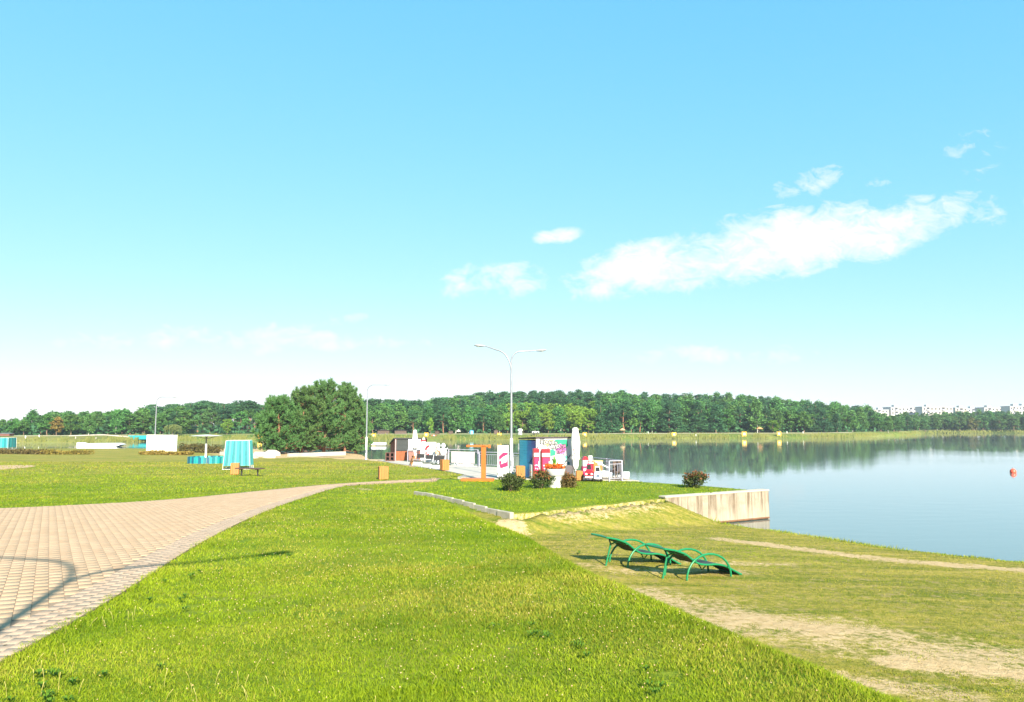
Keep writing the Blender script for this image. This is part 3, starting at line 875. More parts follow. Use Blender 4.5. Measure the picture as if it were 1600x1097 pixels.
def kerb_and_wall():
    t = thing('kerb', 'thin pale concrete kerb along the edge of the lawn terrace', 'kerb')
    a, b = Vector(KERB0), Vector(CORNER); n = 9
    m = pm('kerb_concrete', (.40, .36, .28), (.29, .26, .20), 3, .9, .3)
    for i in range(n):
        p, q = a.lerp(b, i / n), a.lerp(b, (i + .992) / n); c = (p + q) / 2
        z = CAM_H + float(terr_z(c.x, c.y))
        big = .26 if i == n - 1 else .13
        MB().box((c.x, c.y, z - .10 + .035 + random.uniform(-.006, .006)), ((q - p).length, .085 if i < n - 1 else .15, .24 if i == n - 1 else .2), (0, 0, math.atan2(b.y - a.y, b.x - a.x)), .012).build('kerb_stone', m, t)
    m, tt, bs, out = new_mat('wall_concrete')
    tc = tt.n('ShaderNodeTexCoord'); v = tc.outputs['Object']
    mp = tt.n('ShaderNodeMapping'); mp.inputs['Scale'].default_value = (5, 5, .35); tt.l(v, mp.inputs[0])
    strk = tt.ramp(tt.noise(mp.outputs[0], 1.0, 6, .75), [(.40, 0), (.60, 1)])
    sep = tt.n('ShaderNodeSeparateXYZ'); tt.l(v, sep.inputs[0])
    topf = tt.ramp(tt.m('ADD', sep.outputs[2], tt.m('MULTIPLY', tt.noise(v, 3, 4), .5)), [(.0, .1), (.95, 1)])
    blot = tt.ramp(tt.noise(v, 2.2, 6, .7), [(.4, 0), (.65, 1)])
    c = tt.mix(tt.m('MULTIPLY', tt.m('MAXIMUM', strk, tt.m('MULTIPLY', blot, .6)), topf), (.34, .29, .215), (.10, .07, .042))
    c = tt.mix(tt.m('MULTIPLY', blot, .35), c, (.27, .205, .135))
    tt.l(c, bs.inputs['Base Color']); bs.inputs['Roughness'].default_value = .9
    bp = tt.n('ShaderNodeBump'); bp.inputs['Strength'].default_value = .5; bp.inputs['Distance'].default_value = .02
    tt.l(tt.noise(v, 14, 5, .7), bp.inputs['Height']); tt.l(bp.outputs[0], bs.inputs['Normal'])
    a, b = Vector(WALL0), Vector(WALL1); d = (b - a).normalized(); L = (b - a).length
    rz = math.atan2(d.y, d.x)
    top = 4.0 - 2.84 + .0
    w = thing('retaining_wall', 'stained pale concrete retaining wall ending at the water', 'wall', (a.x, a.y, 0), rz)
    # three cast panels with a fine joint, a coping, and the brown wet ledge at the waterline
    H = CAM_H - 2.80
    for i in range(3):
        x0, x1 = L * i / 3, L * (i + 1) / 3
        MB().box(((x0 + x1) / 2, .17, H / 2 - .55), (x1 - x0 - .012, .34, H + 1.1), None, .012).build('wall_panel', m, w)
    MB().box((L / 2, .17, H + .03), (L + .02, .38, .06), None, .012).build('coping', pm('coping_pale', (.46, .41, .31), (.36, .31, .23), 3, .9), w)
    MB().box((L / 2 + 1.0, -.05, .06), (L - 2.2, .10, .05), None, .008).build('ledge', pm('ledge_rust', (.20, .095, .04), (.12, .06, .03), 4, .8), w)
    MB().box((L - .17, .345 + .35, H / 2 - .60), (.32, .7, H + .95), None, .012).build('return_wall', m, w)
kerb_and_wall()

# ---------------------------------------------------------------- street lamps
M_GALV = pm('galvanised', (.27, .28, .30), (.21, .22, .24), 8, .4, 0, metal=.35)
M_LWHITE = pm('lamp_white', (.80, .80, .78), (.72, .72, .70), 6, .45)
M_LHEAD = pm('lamp_head_grey', (.30, .31, .33), (.24, .25, .27), 6, .4)
M_LENS = pm('lamp_lens', (.75, .74, .66), (.7, .69, .6), 6, .25)
LAMP_H = 6.8
def lamp(name, label, p, arms, group, H=LAMP_H):
    t = thing(name, label, 'street lamp', p, 0, group)
    MB().tube([(0, 0, 0), (0, 0, H * .30)], .08, 10).build('pole_foot', M_LWHITE, t)
    MB().tube([(0, 0, H * .30), (0, 0, H * .80)], [.064, .052], 10).build('pole', M_GALV, t)
    MB().box((0, -.075, .75), (.10, .03, .34), None, .006).build('service_door', M_GALV, t)
    MB().lathe([(.17, 0), (.17, .02), (.09, .05)], 12).build('base_plate', M_GALV, t)
    for (az, rise, reach, z0, ext, big) in arms:
        dx, dy = math.cos(az), math.sin(az)
        pts = [(0, 0, z0)]
        rb = .75 * big
        for k in range(9):
            f = math.pi / 2 * k / 8 * .93
            r = rb * (1 - math.cos(f)); pts.append((dx * r, dy * r, H * .80 + (ext - .0) * 1 + rb * math.sin(f) * (1 + rise)))
        e = pts[-1]; pts.append((dx * reach, dy * reach, e[2] + rise * .55))
        a = MB().tube(pts, [.050] + [.040] * (len(pts) - 2) + [.032], 8).build('arm', M_GALV, t)
        q = Vector(pts[-1]); d = Vector((dx, dy, .08)).normalized()
        h = MB()
        n = 8; prof = [(0, .03, .03), (.06, .06, .045), (.2, .10, .065), (.36, .125, .075), (.50, .11, .06), (.58, .05, .03), (.6, .01, .01)]
        vs = []; fs = []
        sd = Vector((-d.y, d.x, 0)).normalized(); upv = d.cross(sd) * -1
        for s, wd, th in prof:
            for k in range(10):
                an = 2 * math.pi * k / 10
                vs.append(q + d * s + sd * math.cos(an) * wd + upv * math.sin(an) * th * (1.1 if math.sin(an) > 0 else .75))
        for i in range(len(prof) - 1):
            for k in range(10): fs.append((i * 10 + k, i * 10 + (k + 1) % 10, (i + 1) * 10 + (k + 1) % 10, (i + 1) * 10 + k))
        h.add(vs, fs, True); hd = h.build('lamp_head', M_LHEAD, a)
        MB().lathe([(.085, 0), (.075, -.035), (.04, -.055)], 10, tuple(q + d * .36 - upv * 0 + Vector((0, 0, -.035)))).build('lens', M_LENS, a)
    return t
p1 = PZ(799, 746.5)
lamp('street_lamp', 'tall double armed street lamp standing beside the graffiti kiosk', p1, [(R(172), .42, 1.42, 5.2, .05, 1.15), (R(8), .12, 1.3, 4.6, .66, .62)], 'lakeside street lamps')
lamp('street_lamp', 'single armed street lamp on the lawn edge by the big pines', gnd(572, 718.5), [(R(5), .0, 1.45, 5.0, .72, .8)], 'lakeside street lamps')
lamp('street_lamp', 'single armed street lamp standing in front of the white board', gnd(241, 708.5), [(R(5), .0, 1.7, 5.0, .4, .8)], 'lakeside street lamps')
LB = (-1.68, -1.45)
lamp('street_lamp', 'double armed street lamp beside the brick path whose shadow crosses it', (LB[0], LB[1], CAM_H + float(ground_rel(*LB))), [(R(188), .42, 1.6, 5.2, .05, 1.15), (R(40), .0, 2.2, 4.6, .17, .62)], 'lakeside street lamps')

# ---------------------------------------------------------------- green sun loungers
M_GREEN = pm('lounger_green_paint', (.008, .175, .062), (.007, .135, .05), 20, .35, .05)
M_SLAT = pm('lounger_slat', (.040, .034, .026), (.024, .026, .020), 12, .5, .2, stretch=(1, 8, 8))
def lounger(p, rz, label, slope):
    t = thing('sun_lounger', label, 'sun lounger', p, rz, 'steel sun loungers on the grass'); t.rotation_euler = (0, slope, rz)
    prof = [(0, .70), (.28, .655), (.58, .56), (.80, .40), (.95, .325), (1.15, .30), (1.45, .295), (1.68, .245), (1.95, .12), (2.15, .02)]
    def curve(n=26):
        xs = np.linspace(0, 2.15, n); k = np.array(prof)
        z = sum(np.interp(xs + d, k[:, 0], k[:, 1]) for d in (-.06, -.03, 0, .03, .06)) / 5
        return [(x, zz) for x, zz in zip(xs, z)]
    cv = curve()
    for s in (-1, 1):
        MB().tube([(x, s * .315, z) for x, z in cv], .022, 8).build('side_rail', M_GREEN, t)
        hp = []
        for k in range(15):
            f = math.pi * k / 14; hp.append((1.16 - .60 * math.cos(f) * (1.0 if k < 7 else 1.08), s * .36, .565 * math.sin(f) ** .85 - .03))
        MB().tube(hp, .0235, 10).build('armrest_hoop', M_GREEN, t)
        for x in (.80, 1.74):
            z = np.interp(x, [c[0] for c in cv], [c[1] for c in cv])
            MB().box((x, s * .34, z), (.05, .06, .035)).build('bracket', M_GREEN, t)
    for i in range(8):
        y = -.262 + i * .075; mb = MB(); vs = []; fs = []
        for j, (x, z) in enumerate(cv):
            vs += [(x, y - .031, z - .012), (x, y + .031, z - .012), (x, y + .031, z + .012), (x, y - .031, z + .012)]
            if j:
                a, b = 4 * (j - 1), 4 * j
                fs += [(a + k, a + (k + 1) % 4, b + (k + 1) % 4, b + k) for k in range(4)]
        fs += [(0, 1, 2, 3), (4 * len(cv) - 1, 4 * len(cv) - 2, 4 * len(cv) - 3, 4 * len(cv) - 4)]
        mb.add(vs, fs).build('slat', M_SLAT, t)
    for x in (0, .56, 1.3, 2.1):
        z = np.interp(x, [c[0] for c in cv], [c[1] for c in cv]) - (.02 if x else 0)
        MB().tube([(x, -.315, z), (x, .315, z)], .018, 8).build('cross_bar', M_GREEN, t)
    lg = MB(); zt = .60
    lg.tube([(.33, 0, .5), (.20, 0, -.03)], .022, 8).tube([(.33, 0, .5), (.42, -.2, .60)], .018, 6).tube([(.33, 0, .5), (.42, .2, .60)], .018, 6)
    lg.build('head_leg', M_GREEN, t)
    MB().tube([(1.3, -.16, .28), (1.3, 0, .13), (1.3, .16, .28)], .016, 6).build('under_brace', M_GREEN, t)
    return t
AX = math.atan2(.46, .89)
LP = [((3.03, 16.1), 'green steel sun lounger in front, nearer the sandy trail'), ((1.98, 17.4), 'green steel sun lounger standing just behind the other one')]
for (x, y), lab in LP:
    z0 = float(ground_rel(x + .5, y + .25)); z1 = float(ground_rel(x + 1.9, y + .95))
    lounger((x, y, CAM_H + z0 + .0), AX, lab, math.atan2(z0 - z1, 1.55))
# ---------------------------------------------------------------- small shared materials
M_WHITE = pm('white_paint', (.66, .66, .64), (.58, .58, .56), 3, .5)
M_CANVAS = pm('white_canvas', (.62, .61, .58), (.50, .49, .47), 4, .85, .3)
M_BLACK = pm('black_paint', (.022, .021, .021), (.035, .032, .03), 6, .5)
M_DARKWOOD = pm('dark_wood', (.050, .030, .020), (.085, .05, .032), 6, .6, .3, stretch=(1, 10, 10))
M_ORANGE = pm('orange_paint', (.62, .115, .014), (.52, .09, .012), 3, .45, .1)
M_BINWOOD = pm('bin_wood', (.44, .175, .035), (.30, .11, .022), 5, .6, .3, stretch=(8, 8, 1))
M_RED = pm('red_paint', (.46, .010, .020), (.38, .008, .018), 4, .35)
M_PINK = pm('pink_red', (.50, .012, .085), (.42, .01, .07), 4, .5)
M_YELLOW = pm('yellow_board', (.66, .36, .015), (.56, .30, .015), 3, .6)
M_RAIL = pm('rail_white_metal', (.44, .42, .48), (.36, .34, .40), 6, .4, metal=.2)
M_TEAL = pm('teal_paint', (.004, .155, .18), (.004, .13, .15), 4, .5)
M_TURQ = pm('turquoise_paint', (.012, .25, .26), (.010, .21, .22), 4, .5)
M_BLUE = pm('petrol_paint', (.006, .085, .15), (.005, .07, .12), 4, .5)
M_MINT = pm('mint_paint', (.055, .34, .30), (.05, .30, .26), 4, .5)
M_GLASSDARK = pm('dark_glass', (.02, .02, .025), (.03, .03, .035), 4, .12, spec=.6)
M_GREY = pm('grey_metal', (.30, .31, .32), (.24, .25, .26), 5, .45, metal=.3)
M_STRAW = pm('straw', (.50, .36, .18), (.38, .25, .11), 8, .9, .5)

def bush(name, label, p, r, h, cols, group, n=1500, seed=1):
    t = thing(name, label, 'bush', p, 0, group)
    g = np.random.default_rng(seed); mb = MB()
    for k in range(9):
        an = g.uniform(0, 6.28); e = (math.cos(an) * r * .7, math.sin(an) * r * .7, h * g.uniform(.55, .95))
        mb.tube([(0, 0, -.1), (e[0] * .4, e[1] * .4, e[2] * .55), e], [.018, .012, .004], 5)
    mb.build('stem', BARK, t)
    cen = []
    for k in range(34):
        q = g.normal(size=3); q /= np.linalg.norm(q); kk = g.uniform(.5, 1)
        cen.append([q[0] * r * kk, q[1] * r * kk, h * .52 + q[2] * h * .46 * kk])
    cen = np.array(cen); C = cen[g.integers(0, len(cen), n)] + g.normal(size=(n, 3)) * [r * .2, r * .2, h * .12]
    C = C[C[:, 2] > .02]
    V, Fq = leaf_quads(C, .045 * (r / .5) ** .5, .1, .6, seed)
    o = bpy.data.objects.new('foliage', np_mesh('foliage', V, Fq, [cols[0]])); link(o, t)
    if len(cols) > 1:
        top = C[(C[:, 2] > h * .55)][:n // 6]
        V, Fq = leaf_quads(top + [0, 0, .03], .05 * (r / .5) ** .5, .1, .7, seed + 1)
        o = bpy.data.objects.new('red_leaves', np_mesh('red_leaves', V, Fq, [cols[1]])); link(o, t)
    return t
L_BUSH = leaf_mat('bush_green', (.030, .055, .014), (.085, .115, .03)); L_BUSHRED = leaf_mat('bush_red', (.17, .045, .022), (.24, .11, .04), var=.1)
L_HEDGE = leaf_mat('hedge_leaf', (.055, .06, .018), (.15, .10, .03)); L_HEDGE2 = leaf_mat('hedge_leaf_gold', (.15, .12, .025), (.26, .17, .035))
bush('rose_bush', 'green rose bush at the foot of the tall double lamp', gnd(798, 767), .50, .76, [L_BUSH], 'rose bushes on the terrace lawn', 1900, 3)
bush('rose_bush', 'brownish rose bush in front of the red drinks coolers', gnd(845, 763), .47, .72, [L_BUSH, L_BUSHRED], 'rose bushes on the terrace lawn', 1700, 4)
bush('rose_bush', 'brownish rose bush beside the big white flower pot', gnd(887, 761.5), .44, .58, [L_HEDGE, L_BUSHRED], 'rose bushes on the terrace lawn', 1700, 5)
bush('rose_bush', 'round reddish topped bush alone near the concrete wall', gnd(1087, 762), .46, .68, [L_BUSH, L_BUSHRED], 'rose bushes on the terrace lawn', 1900, 6)

# ---------------------------------------------------------------- litter bins, bench, shade, changing cabins
def litter_bin(p, label, rz=.35, sc=1.0):
    t = thing('litter_bin', label, 'litter bin', p, rz, 'slatted orange litter bins')
    w, h = .44, .64
    for s in range(4):
        rot = s * math.pi / 2
        for k in range(4):
            o = (k - 1.5) * .108
            c = Vector((o, -w / 2, h / 2 + .02)); c.rotate(Euler((0, 0, rot)))
            MB().box(c, (.098, .024, h), (0, 0, rot), .004).build('slat', M_BINWOOD, t)
    for sx in (-1, 1):
        for sy in (-1, 1): MB().box((sx * .2, sy * .2, h / 2), (.035, .035, h), None).build('post', M_BLACK, t)
    MB().lathe([(.17, .05), (.18, h - .04), (.185, h - .02)], 12).build('liner', M_GREY, t)
    t.scale = (sc, sc, sc)
    return t
litter_bin(gnd(598.5, 749.2), 'orange slatted litter bin alone on the lawn by the footpath')
litter_bin(gnd(367, 741.5), 'orange slatted litter bin beside the dark bench', .25, .98)
litter_bin(PZ(694.5, 735), 'orange slatted litter bin on the paving by the last folding bench', .5)
litter_bin(PZ(813, 748), 'orange slatted litter bin at the blue side of the graffiti kiosk', .1, .98)
litter_bin(PZ(905, 750.5), 'orange slatted litter bin half hidden behind the closed umbrella', .1, .7)

def bench():
    a, b = gnd(380, 743.5), gnd(400, 744.5)
    p = (a + b) / 2; rz = R(-14)
    t = thing('bench', 'dark backless bench standing on the lawn in front of the striped cabin', 'bench', p, rz)
    for k in range(5): MB().box((0, (k - 2) * .105, .42), (1.55, .09, .055), None, .008).build('seat_slat', M_DARKWOOD, t)
    for s in (-1, 1):
        MB().box((s * .5, 0, .2), (.06, .07, .42), None, .006).build('leg', M_BLACK, t)
        MB().box((s * .5, 0, .375), (.07, .46, .03), None, .004).build('bracket', M_BLACK, t)
bench()

STRIPES = [M_TURQ, M_BLUE, M_MINT, M_TEAL, M_TURQ, M_TEAL, M_MINT, M_BLUE, M_TURQ, M_BLUE]
def cabin(p, label, rz, wb, wt, h, n=12, legs=True, seed=2):
    """changing cabin: corrugated striped walls that lean in, standing on a white tube frame"""
    t = thing('changing_cabin', label, 'changing cabin', p, rz, 'striped beach changing cabins')
    g = random.Random(seed); z0 = .24
    for s in range(4):
        Mr = Matrix.Rotation(s * math.pi / 2, 3, 'Z')
        for k in range(n):
            x0b, x1b = -wb / 2 + wb * k / n, -wb / 2 + wb * (k + .93) / n
            x0t, x1t = -wt / 2 + wt * k / n, -wt / 2 + wt * (k + .93) / n
            db = .02 * (k % 2)
            vs = [(x0b, -wb / 2 - db, z0), (x1b, -wb / 2 - db, z0), (x1t, -wt / 2 - db, h), (x0t, -wt / 2 - db, h)]
            vs = [Vector(v) for v in vs] + [Vector((v[0], v[1] + .016, v[2])) for v in vs]
            MB().add([Mr @ v for v in vs], [(0, 1, 2, 3), (7, 6, 5, 4), (0, 4, 5, 1), (1, 5, 6, 2), (2, 6, 7, 3), (3, 7, 4, 0)]).build('wall_strip', STRIPES[(k * 3 + s * 2 + (k // 3)) % len(STRIPES)], t)
    for sx in (-1, 1):
        for sy in (-1, 1):
            MB().tube([(sx * (wb / 2 + .02), sy * (wb / 2 + .02), -.03), (sx * (wt / 2 + .01), sy * (wt / 2 + .01), h)], .013, 6).build('corner_post', M_WHITE, t)
    fr = wb / 2 + .02
    for s in range(4):
        Mr = Matrix.Rotation(s * math.pi / 2, 3, 'Z')
        MB().tube([Mr @ Vector((-fr, -fr, .02)), Mr @ Vector((fr, -fr, .02))], .02, 6).build('foot_rail', M_WHITE, t)
        MB().tube([Mr @ Vector((0, -fr, .02)), Mr @ Vector((0, -fr, .26))], .018, 6).build('support', M_WHITE, t)
        MB().tube([Mr @ Vector((-wt / 2, -wt / 2, h)), Mr @ Vector((wt / 2, -wt / 2, h))], .012, 6).build('top_rail', M_WHITE, t)
    return t
pc = gnd(367, 733.5)
mpp = pc.y / F
cabin(pc + Vector((0, .6, 0)), 'teal striped changing cabin on a white frame behind the bench', R(12), 1.66, 1.42, 1.86)
cabin(gnd(5, 702), 'turquoise changing cabin at the edge of the low hedge', R(8), 2.2, 2.1, 1.55, 9, True, 5)

def shade():
    p = gnd(321, 724)
    t = thing('round_parasol', 'flat round grey sun shade on a post above a striped sand pit', 'sun shade', p)
    h = (724 - 681) / F * p.y
    MB().lathe([(.075, -.05), (.07, h * .72)], 10).build('post', M_LWHITE, t)
    MB().lathe([(.065, h * .72), (.06, h * .93), (.16, h * .98)], 10).build('post_top', M_GREY, t)
    mb = MB(); mb.lathe([(1.22, h * .975), (1.25, h * .985), (.9, h * 1.0), (.1, h * 1.03)], 28).build('roof', pm('shade_roof', (.42, .45, .40), (.32, .36, .31), 3, .7), t)
    for k in range(6):
        a = k * math.pi / 3; MB().tube([(.05 * math.cos(a), .05 * math.sin(a), h * .88), (.95 * math.cos(a), .95 * math.sin(a), h * .972)], .018, 5).build('strut', M_GREY, t)
    s = thing('sand_pit', 'low round sand pit edged with turquoise striped boards', 'sand pit', p + Vector((0, .3, 0)))
    g = random.Random(4); n = 44; r = 1.42
    for k in range(n):
        a = 2 * math.pi * k / n
        MB().box((r * math.cos(a), r * math.sin(a), .24), (.04, 2 * math.pi * r / n * .93, .56), (0, 0, a)).build('edge_board', STRIPES[(k * 3 + k // 4) % 10], s)
    MB().lathe([(r - .03, -.1), (r - .03, .40), (.1, .44)], 24).build('sand_fill', pm('pit_sand', (.45, .36, .22), (.38, .29, .17), 8, .95, .4), s)
shade()

def white_board():
    a, b = gnd(228, 709.5), gnd(276, 709.5)
    p = (a + b) / 2; L = (b - a).length; m = p.y / F
    t = thing('notice_board', 'big blank white panelled board on short legs behind the lamp', 'board', p)
    z0, z1 = 4.5 * m, 29.5 * m
    xs = [-.5, -.21, .03, .235, .36, .5]
    for i in range(5):
        x0, x1 = xs[i] * L, xs[i + 1] * L
        MB().box(((x0 + x1) / 2, 0, (z0 + z1) / 2 + random.uniform(-.02, .02)), (x1 - x0 - .03, .07, z1 - z0), None, .012).build('panel', M_WHITE, t)
    for x in (-.2, .05, .42): MB().tube([(x * L, .09, -.1), (x * L, .09, z1 * .95)], .06, 8).build('leg', M_WHITE, t)
    for x in xs[1:-1]: MB().tube([(x * L, -.05, z1 - .02), (x * L, -.05, z1 + .22)], .015, 5).build('pin', M_GREY, t)
    for z in (z0 + .3, z1 - .3): MB().box((0, .06, z), (L * .98, .05, .08)).build('back_rail', M_GREY, t)
white_board()

def hedge(label, pts, h, wd, leafs, seed):
    ln = dense([tuple(gnd(*p)[:2]) for p in pts], .5)
    g = np.random.default_rng(seed); o = Vector((ln[0][0], ln[0][1], CAM_H + float(surf_rel(*ln[0]))))
    t = thing('hedge', label, 'hedge', o)
    C = []
    st = MB()
    for x, y in ln:
        z = CAM_H + float(surf_rel(x, y)); hh = h * g.uniform(.7, 1.15)
        n = 130; q = g.uniform(-1, 1, (n, 3))
        C.append(np.stack([x - o.x + q[:, 0] * .4, y - o.y + q[:, 1] * wd, z - o.z + (q[:, 2] * .5 + .5) ** .8 * hh], 1))
        st.tube([(x - o.x, y - o.y, z - o.z - .1), (x - o.x + g.uniform(-.2, .2), y - o.y, z - o.z + hh * .7)], [.02, .008], 4)
    st.build('stem', BARK, t)
    C = np.concatenate(C); V, Fq = leaf_quads(C, .10, .2, .7, seed)
    link(bpy.data.objects.new('foliage', np_mesh('foliage', V, Fq, [leafs])), t)
hedge('long low reddish brown hedge from the turquoise cabin to the open water', [(-70, 708), (0, 709), (70, 710)], .50, .6, L_HEDGE, 1)
hedge('low golden hedge continuing the reddish one to the open water', [(72, 710), (138, 710)], .48, .6, L_HEDGE2, 2)
hedge('low golden green hedge at the foot of the white board', [(224, 710.5), (296, 711)], .42, .5, L_HEDGE2, 3)
hedge('reddish brown taller hedge between the white board and the grey shade', [(283, 706.5), (343, 708)], .95, .7, L_HEDGE, 4)

# ---------------------------------------------------------------- pines on the beach
def big_pine(seed, H, Rr):
    g = np.random.default_rng(seed); mb = MB(); tufts = []
    base = [(0, 0, -.3)]; x = y = 0
    for i in range(1, 9):
        x += g.uniform(-.10, .10); y += g.uniform(-.1, .1); base.append((x, y, H * .96 * i / 8))
    mb.tube(base, [.17 * (1.3 if i == 0 else 1 - .85 * i / 8) for i in range(9)], 9)
    for k in range(96):
        f = g.uniform(.06, .97); z = H * f; i = min(7, int(f * 8)); p = Vector(base[i]).lerp(Vector(base[i + 1]), f * 8 - i)
        an = g.uniform(0, 6.28)
        prof = np.interp(f, [0, .12, .35, .6, .8, 1], [.75, .98, 1.0, .85, .55, .12])
        ln = Rr * prof * g.uniform(.7, 1.1)
        rise = np.interp(f, [0, .3, .7, 1], [-.02, .15, .5, 1.3]) * ln + g.uniform(0, .2)
        e = p + Vector((math.cos(an) * ln, math.sin(an) * ln, rise)); mid = p.lerp(e, .55) + Vector((0, 0, -.08 * ln))
        mb.tube([p, mid, e], [.045 * (1.2 - f), .03 * (1.2 - f), .008], 5)
        for j in range(int(11 + 8 * prof)):
            q = g.uniform(.25, 1.04); s = p.lerp(mid, q / .55) if q < .55 else mid.lerp(e, (q - .55) / .45)
            s = Vector(s) + Vector(g.normal(0, .20, 3) * (.5 + .7 * q)); s.z += .1
            tufts.append((s, Vector((math.cos(an) * .45, math.sin(an) * .45, g.uniform(.5, 1.2)))))
        if f > .3:
            for j in range(int(2 + 4 * f)): tufts.append((Vector(e) + Vector((g.normal(0, .05), g.normal(0, .05), .12 * j)), Vector((0, 0, 1.5))))
    Vs = []
    for s, d in tufts:
        if s.z < .25: continue
        for k in range(14):
            dd = (d.normalized() + Vector(g.normal(0, .55, 3))).normalized(); ln = g.uniform(.22, .40)
            sd = dd.cross(Vector(g.normal(size=3))).normalized() * .036
            a = s - dd * .03; b = s + dd * ln
            Vs += [a - sd, a + sd, b + sd * .4, b - sd * .4]
    V = np.array([v[:] for v in Vs]); Fq = np.arange(len(V)).reshape(-1, 4)
    return mb, np_mesh('pine_crown', V, Fq, [L_BIGPINE])
L_BIGPINE = leaf_mat('needles_beach_pine', (.046, .120, .030), (.110, .205, .056), trans=.2, var=.25)
for i, (px, top, rr, dy, lab) in enumerate([(436, 632, 2.7, 0, 'shorter beach pine nearest the pale rocks'), (470, 613, 2.8, 2.0, 'beach pine second from the pale rocks'), (506, 603, 2.9, .6, 'tallest beach pine in the middle of the clump'),
                                            (538, 606, 2.7, 2.6, 'tall beach pine next to the middle of the clump'), (556, 628, 1.9, .8, 'beach pine of the clump closest to the lamp with the red board')]):
    p = gnd(px, 709.5); p = Vector((p.x * (1 + dy / p.y), p.y + dy, 0)); p.z = CAM_H + float(ground_rel(p.x, p.y))
    t = thing('pine_tree', lab, 'tree', p, 0, 'pines on the beach')
    mb, cm = big_pine(200 + i, at(px, top, p.y).z - p.z, rr)
    mb.build('trunk', BARK_PINE, t); link(bpy.data.objects.new('crown', cm), t)

def rock(p, s, seed, label):
    g = random.Random(seed); bm = bmesh.new(); bmesh.ops.create_icosphere(bm, subdivisions=2, radius=1)
    for v in bm.verts:
        k = 1 + g.uniform(-.14, .14); v.co = Vector((v.co.x * s[0] * k, v.co.y * s[1] * k, max(-.5, v.co.z * k) * s[2]))
    me = bpy.data.meshes.new('rock'); bm.to_mesh(me); bm.free(); me.materials.append(pm('rock_pale', (.52, .46, .37), (.36, .31, .24), 2, .9, .5))
    o = bpy.data.objects.new('rock', me); o.location = p; link(o); tag(o, label, 'rock', 'pale rocks by the pines')
rock(gnd(424, 712), (.95, .8, .62), 1, 'flat pale boulder at the sand edge, topmost of the rocks')
rock(gnd(405, 713), (.8, .7, .5), 2, 'pale boulder beside the teal cabin')
rock(gnd(421, 715.5), (.6, .5, .38), 3, 'small pale boulder in front of the flat one')
rock(gnd(393, 716), (.6, .6, .42), 4, 'pale boulder half behind the teal cabin')
lw = gnd(450, 713.5); lw2 = gnd(539, 715.5)
d = lw2 - lw
o = MB().box((d.length / 2, 0, .1), (d.length, .3, .42), None, .02).build('low_wall', M_CONC, None, lw, math.atan2(d.y, d.x)); tag(o, 'low pale concrete wall along the sand below the pines', 'wall')
lw = gnd(345, 711); lw2 = gnd(392, 712); d = lw2 - lw
o = MB().box((d.length / 2, 0, .1), (d.length, .35, .5), None, .02).build('low_wall', M_CONC, None, lw, math.atan2(d.y, d.x)); tag(o, 'short pale concrete wall behind the striped sand pit', 'wall')

# ---------------------------------------------------------------- orange post with an arm (street workout frame)
def orange_post():
    p = gnd(755.5, 751)
    m = p.y / F
    t = thing('orange_post', 'orange steel post with a flat arm on an orange base slab', 'shower post', p, R(-4))
    MB().box((-.28, -.1, .05), (1.62, .62, .14), None, .015).build('base_slab', M_ORANGE, t)
    MB().box((0, 0, .12 + 25 * m), (.23, .17, 50.5 * m), None, .012).build('column', M_ORANGE, t)
    MB().box((-.27, 0, 53.0 * m), (1.18, .17, .10), None, .012).build('arm', M_ORANGE, t)
    MB().box((.30, 0, 52.4 * m), (.10, .2, .16), None, .01).build('end_block', M_ORANGE, t)
orange_post()

# ---------------------------------------------------------------- signs and banners
def text(s, size, mat, parent, M, name='lettering', ext=.004, offset=0.0, align='CENTER'):
    cu = bpy.data.curves.new(name, 'FONT'); cu.body = s; cu.size = size; cu.extrude = ext; cu.offset = offset
    cu.align_x = align; cu.align_y = 'CENTER'; cu.resolution_u = 3
    cu.materials.append(mat)
    tmp = bpy.data.objects.new('tmp', cu); me = bpy.data.meshes.new_from_object(tmp); me.name = name
    bpy.data.objects.remove(tmp); bpy.data.curves.remove(cu)
    o = bpy.data.objects.new(name, me); link(o, parent); o.matrix_local = M
    return o
def front(x, y, z, rz=0, tilt=0):
    """text standing upright facing local -Y"""
    return Matrix.Translation((x, y, z)) @ Matrix.Rotation(rz, 4, 'Z') @ Matrix.Rotation(tilt, 4, 'Y') @ Matrix.Rotation(R(90), 4, 'X')
def plate(mb, poly, y0, y1): return mb.prism(poly, y0, y1)
def banner():
    p = PZ(786, 747.2); m = p.y / F; w_, h = 17 * m, 48.5 * m
    t = thing('banner_stand', 'tall white banner stand with a pink emblem, beside the orange post', 'banner', p, R(-3))
    MB().box((0, 0, .06 + h / 2), (w_, .05, h), None, .008).build('banner_sheet', M_CANVAS, t)
    MB().box((0, 0, .03), (w_ + .06, .3, .06), None, .01).build('foot', M_BLACK, t)
    e = MB(); k = w_ / 17
    P = lambda pts: [((x - 8.5) * k, .06 + (46.5 - y) * k) for x, y in pts]
    plate(e, P([(2.2, 15), (8.5, 9), (16, 9), (16, 12), (9, 15.5), (2.5, 21)]), -.032, -.0265)
    plate(e, P([(2.2, 22.5), (5, 21.5), (6.5, 24), (5, 27), (14.8, 23.2), (15.5, 12.5), (16.2, 12.5), (16, 30), (4.5, 33.6), (2.8, 28.5)]), -.031, -.0265)
    e.build('emblem', M_PINK, t)
banner()

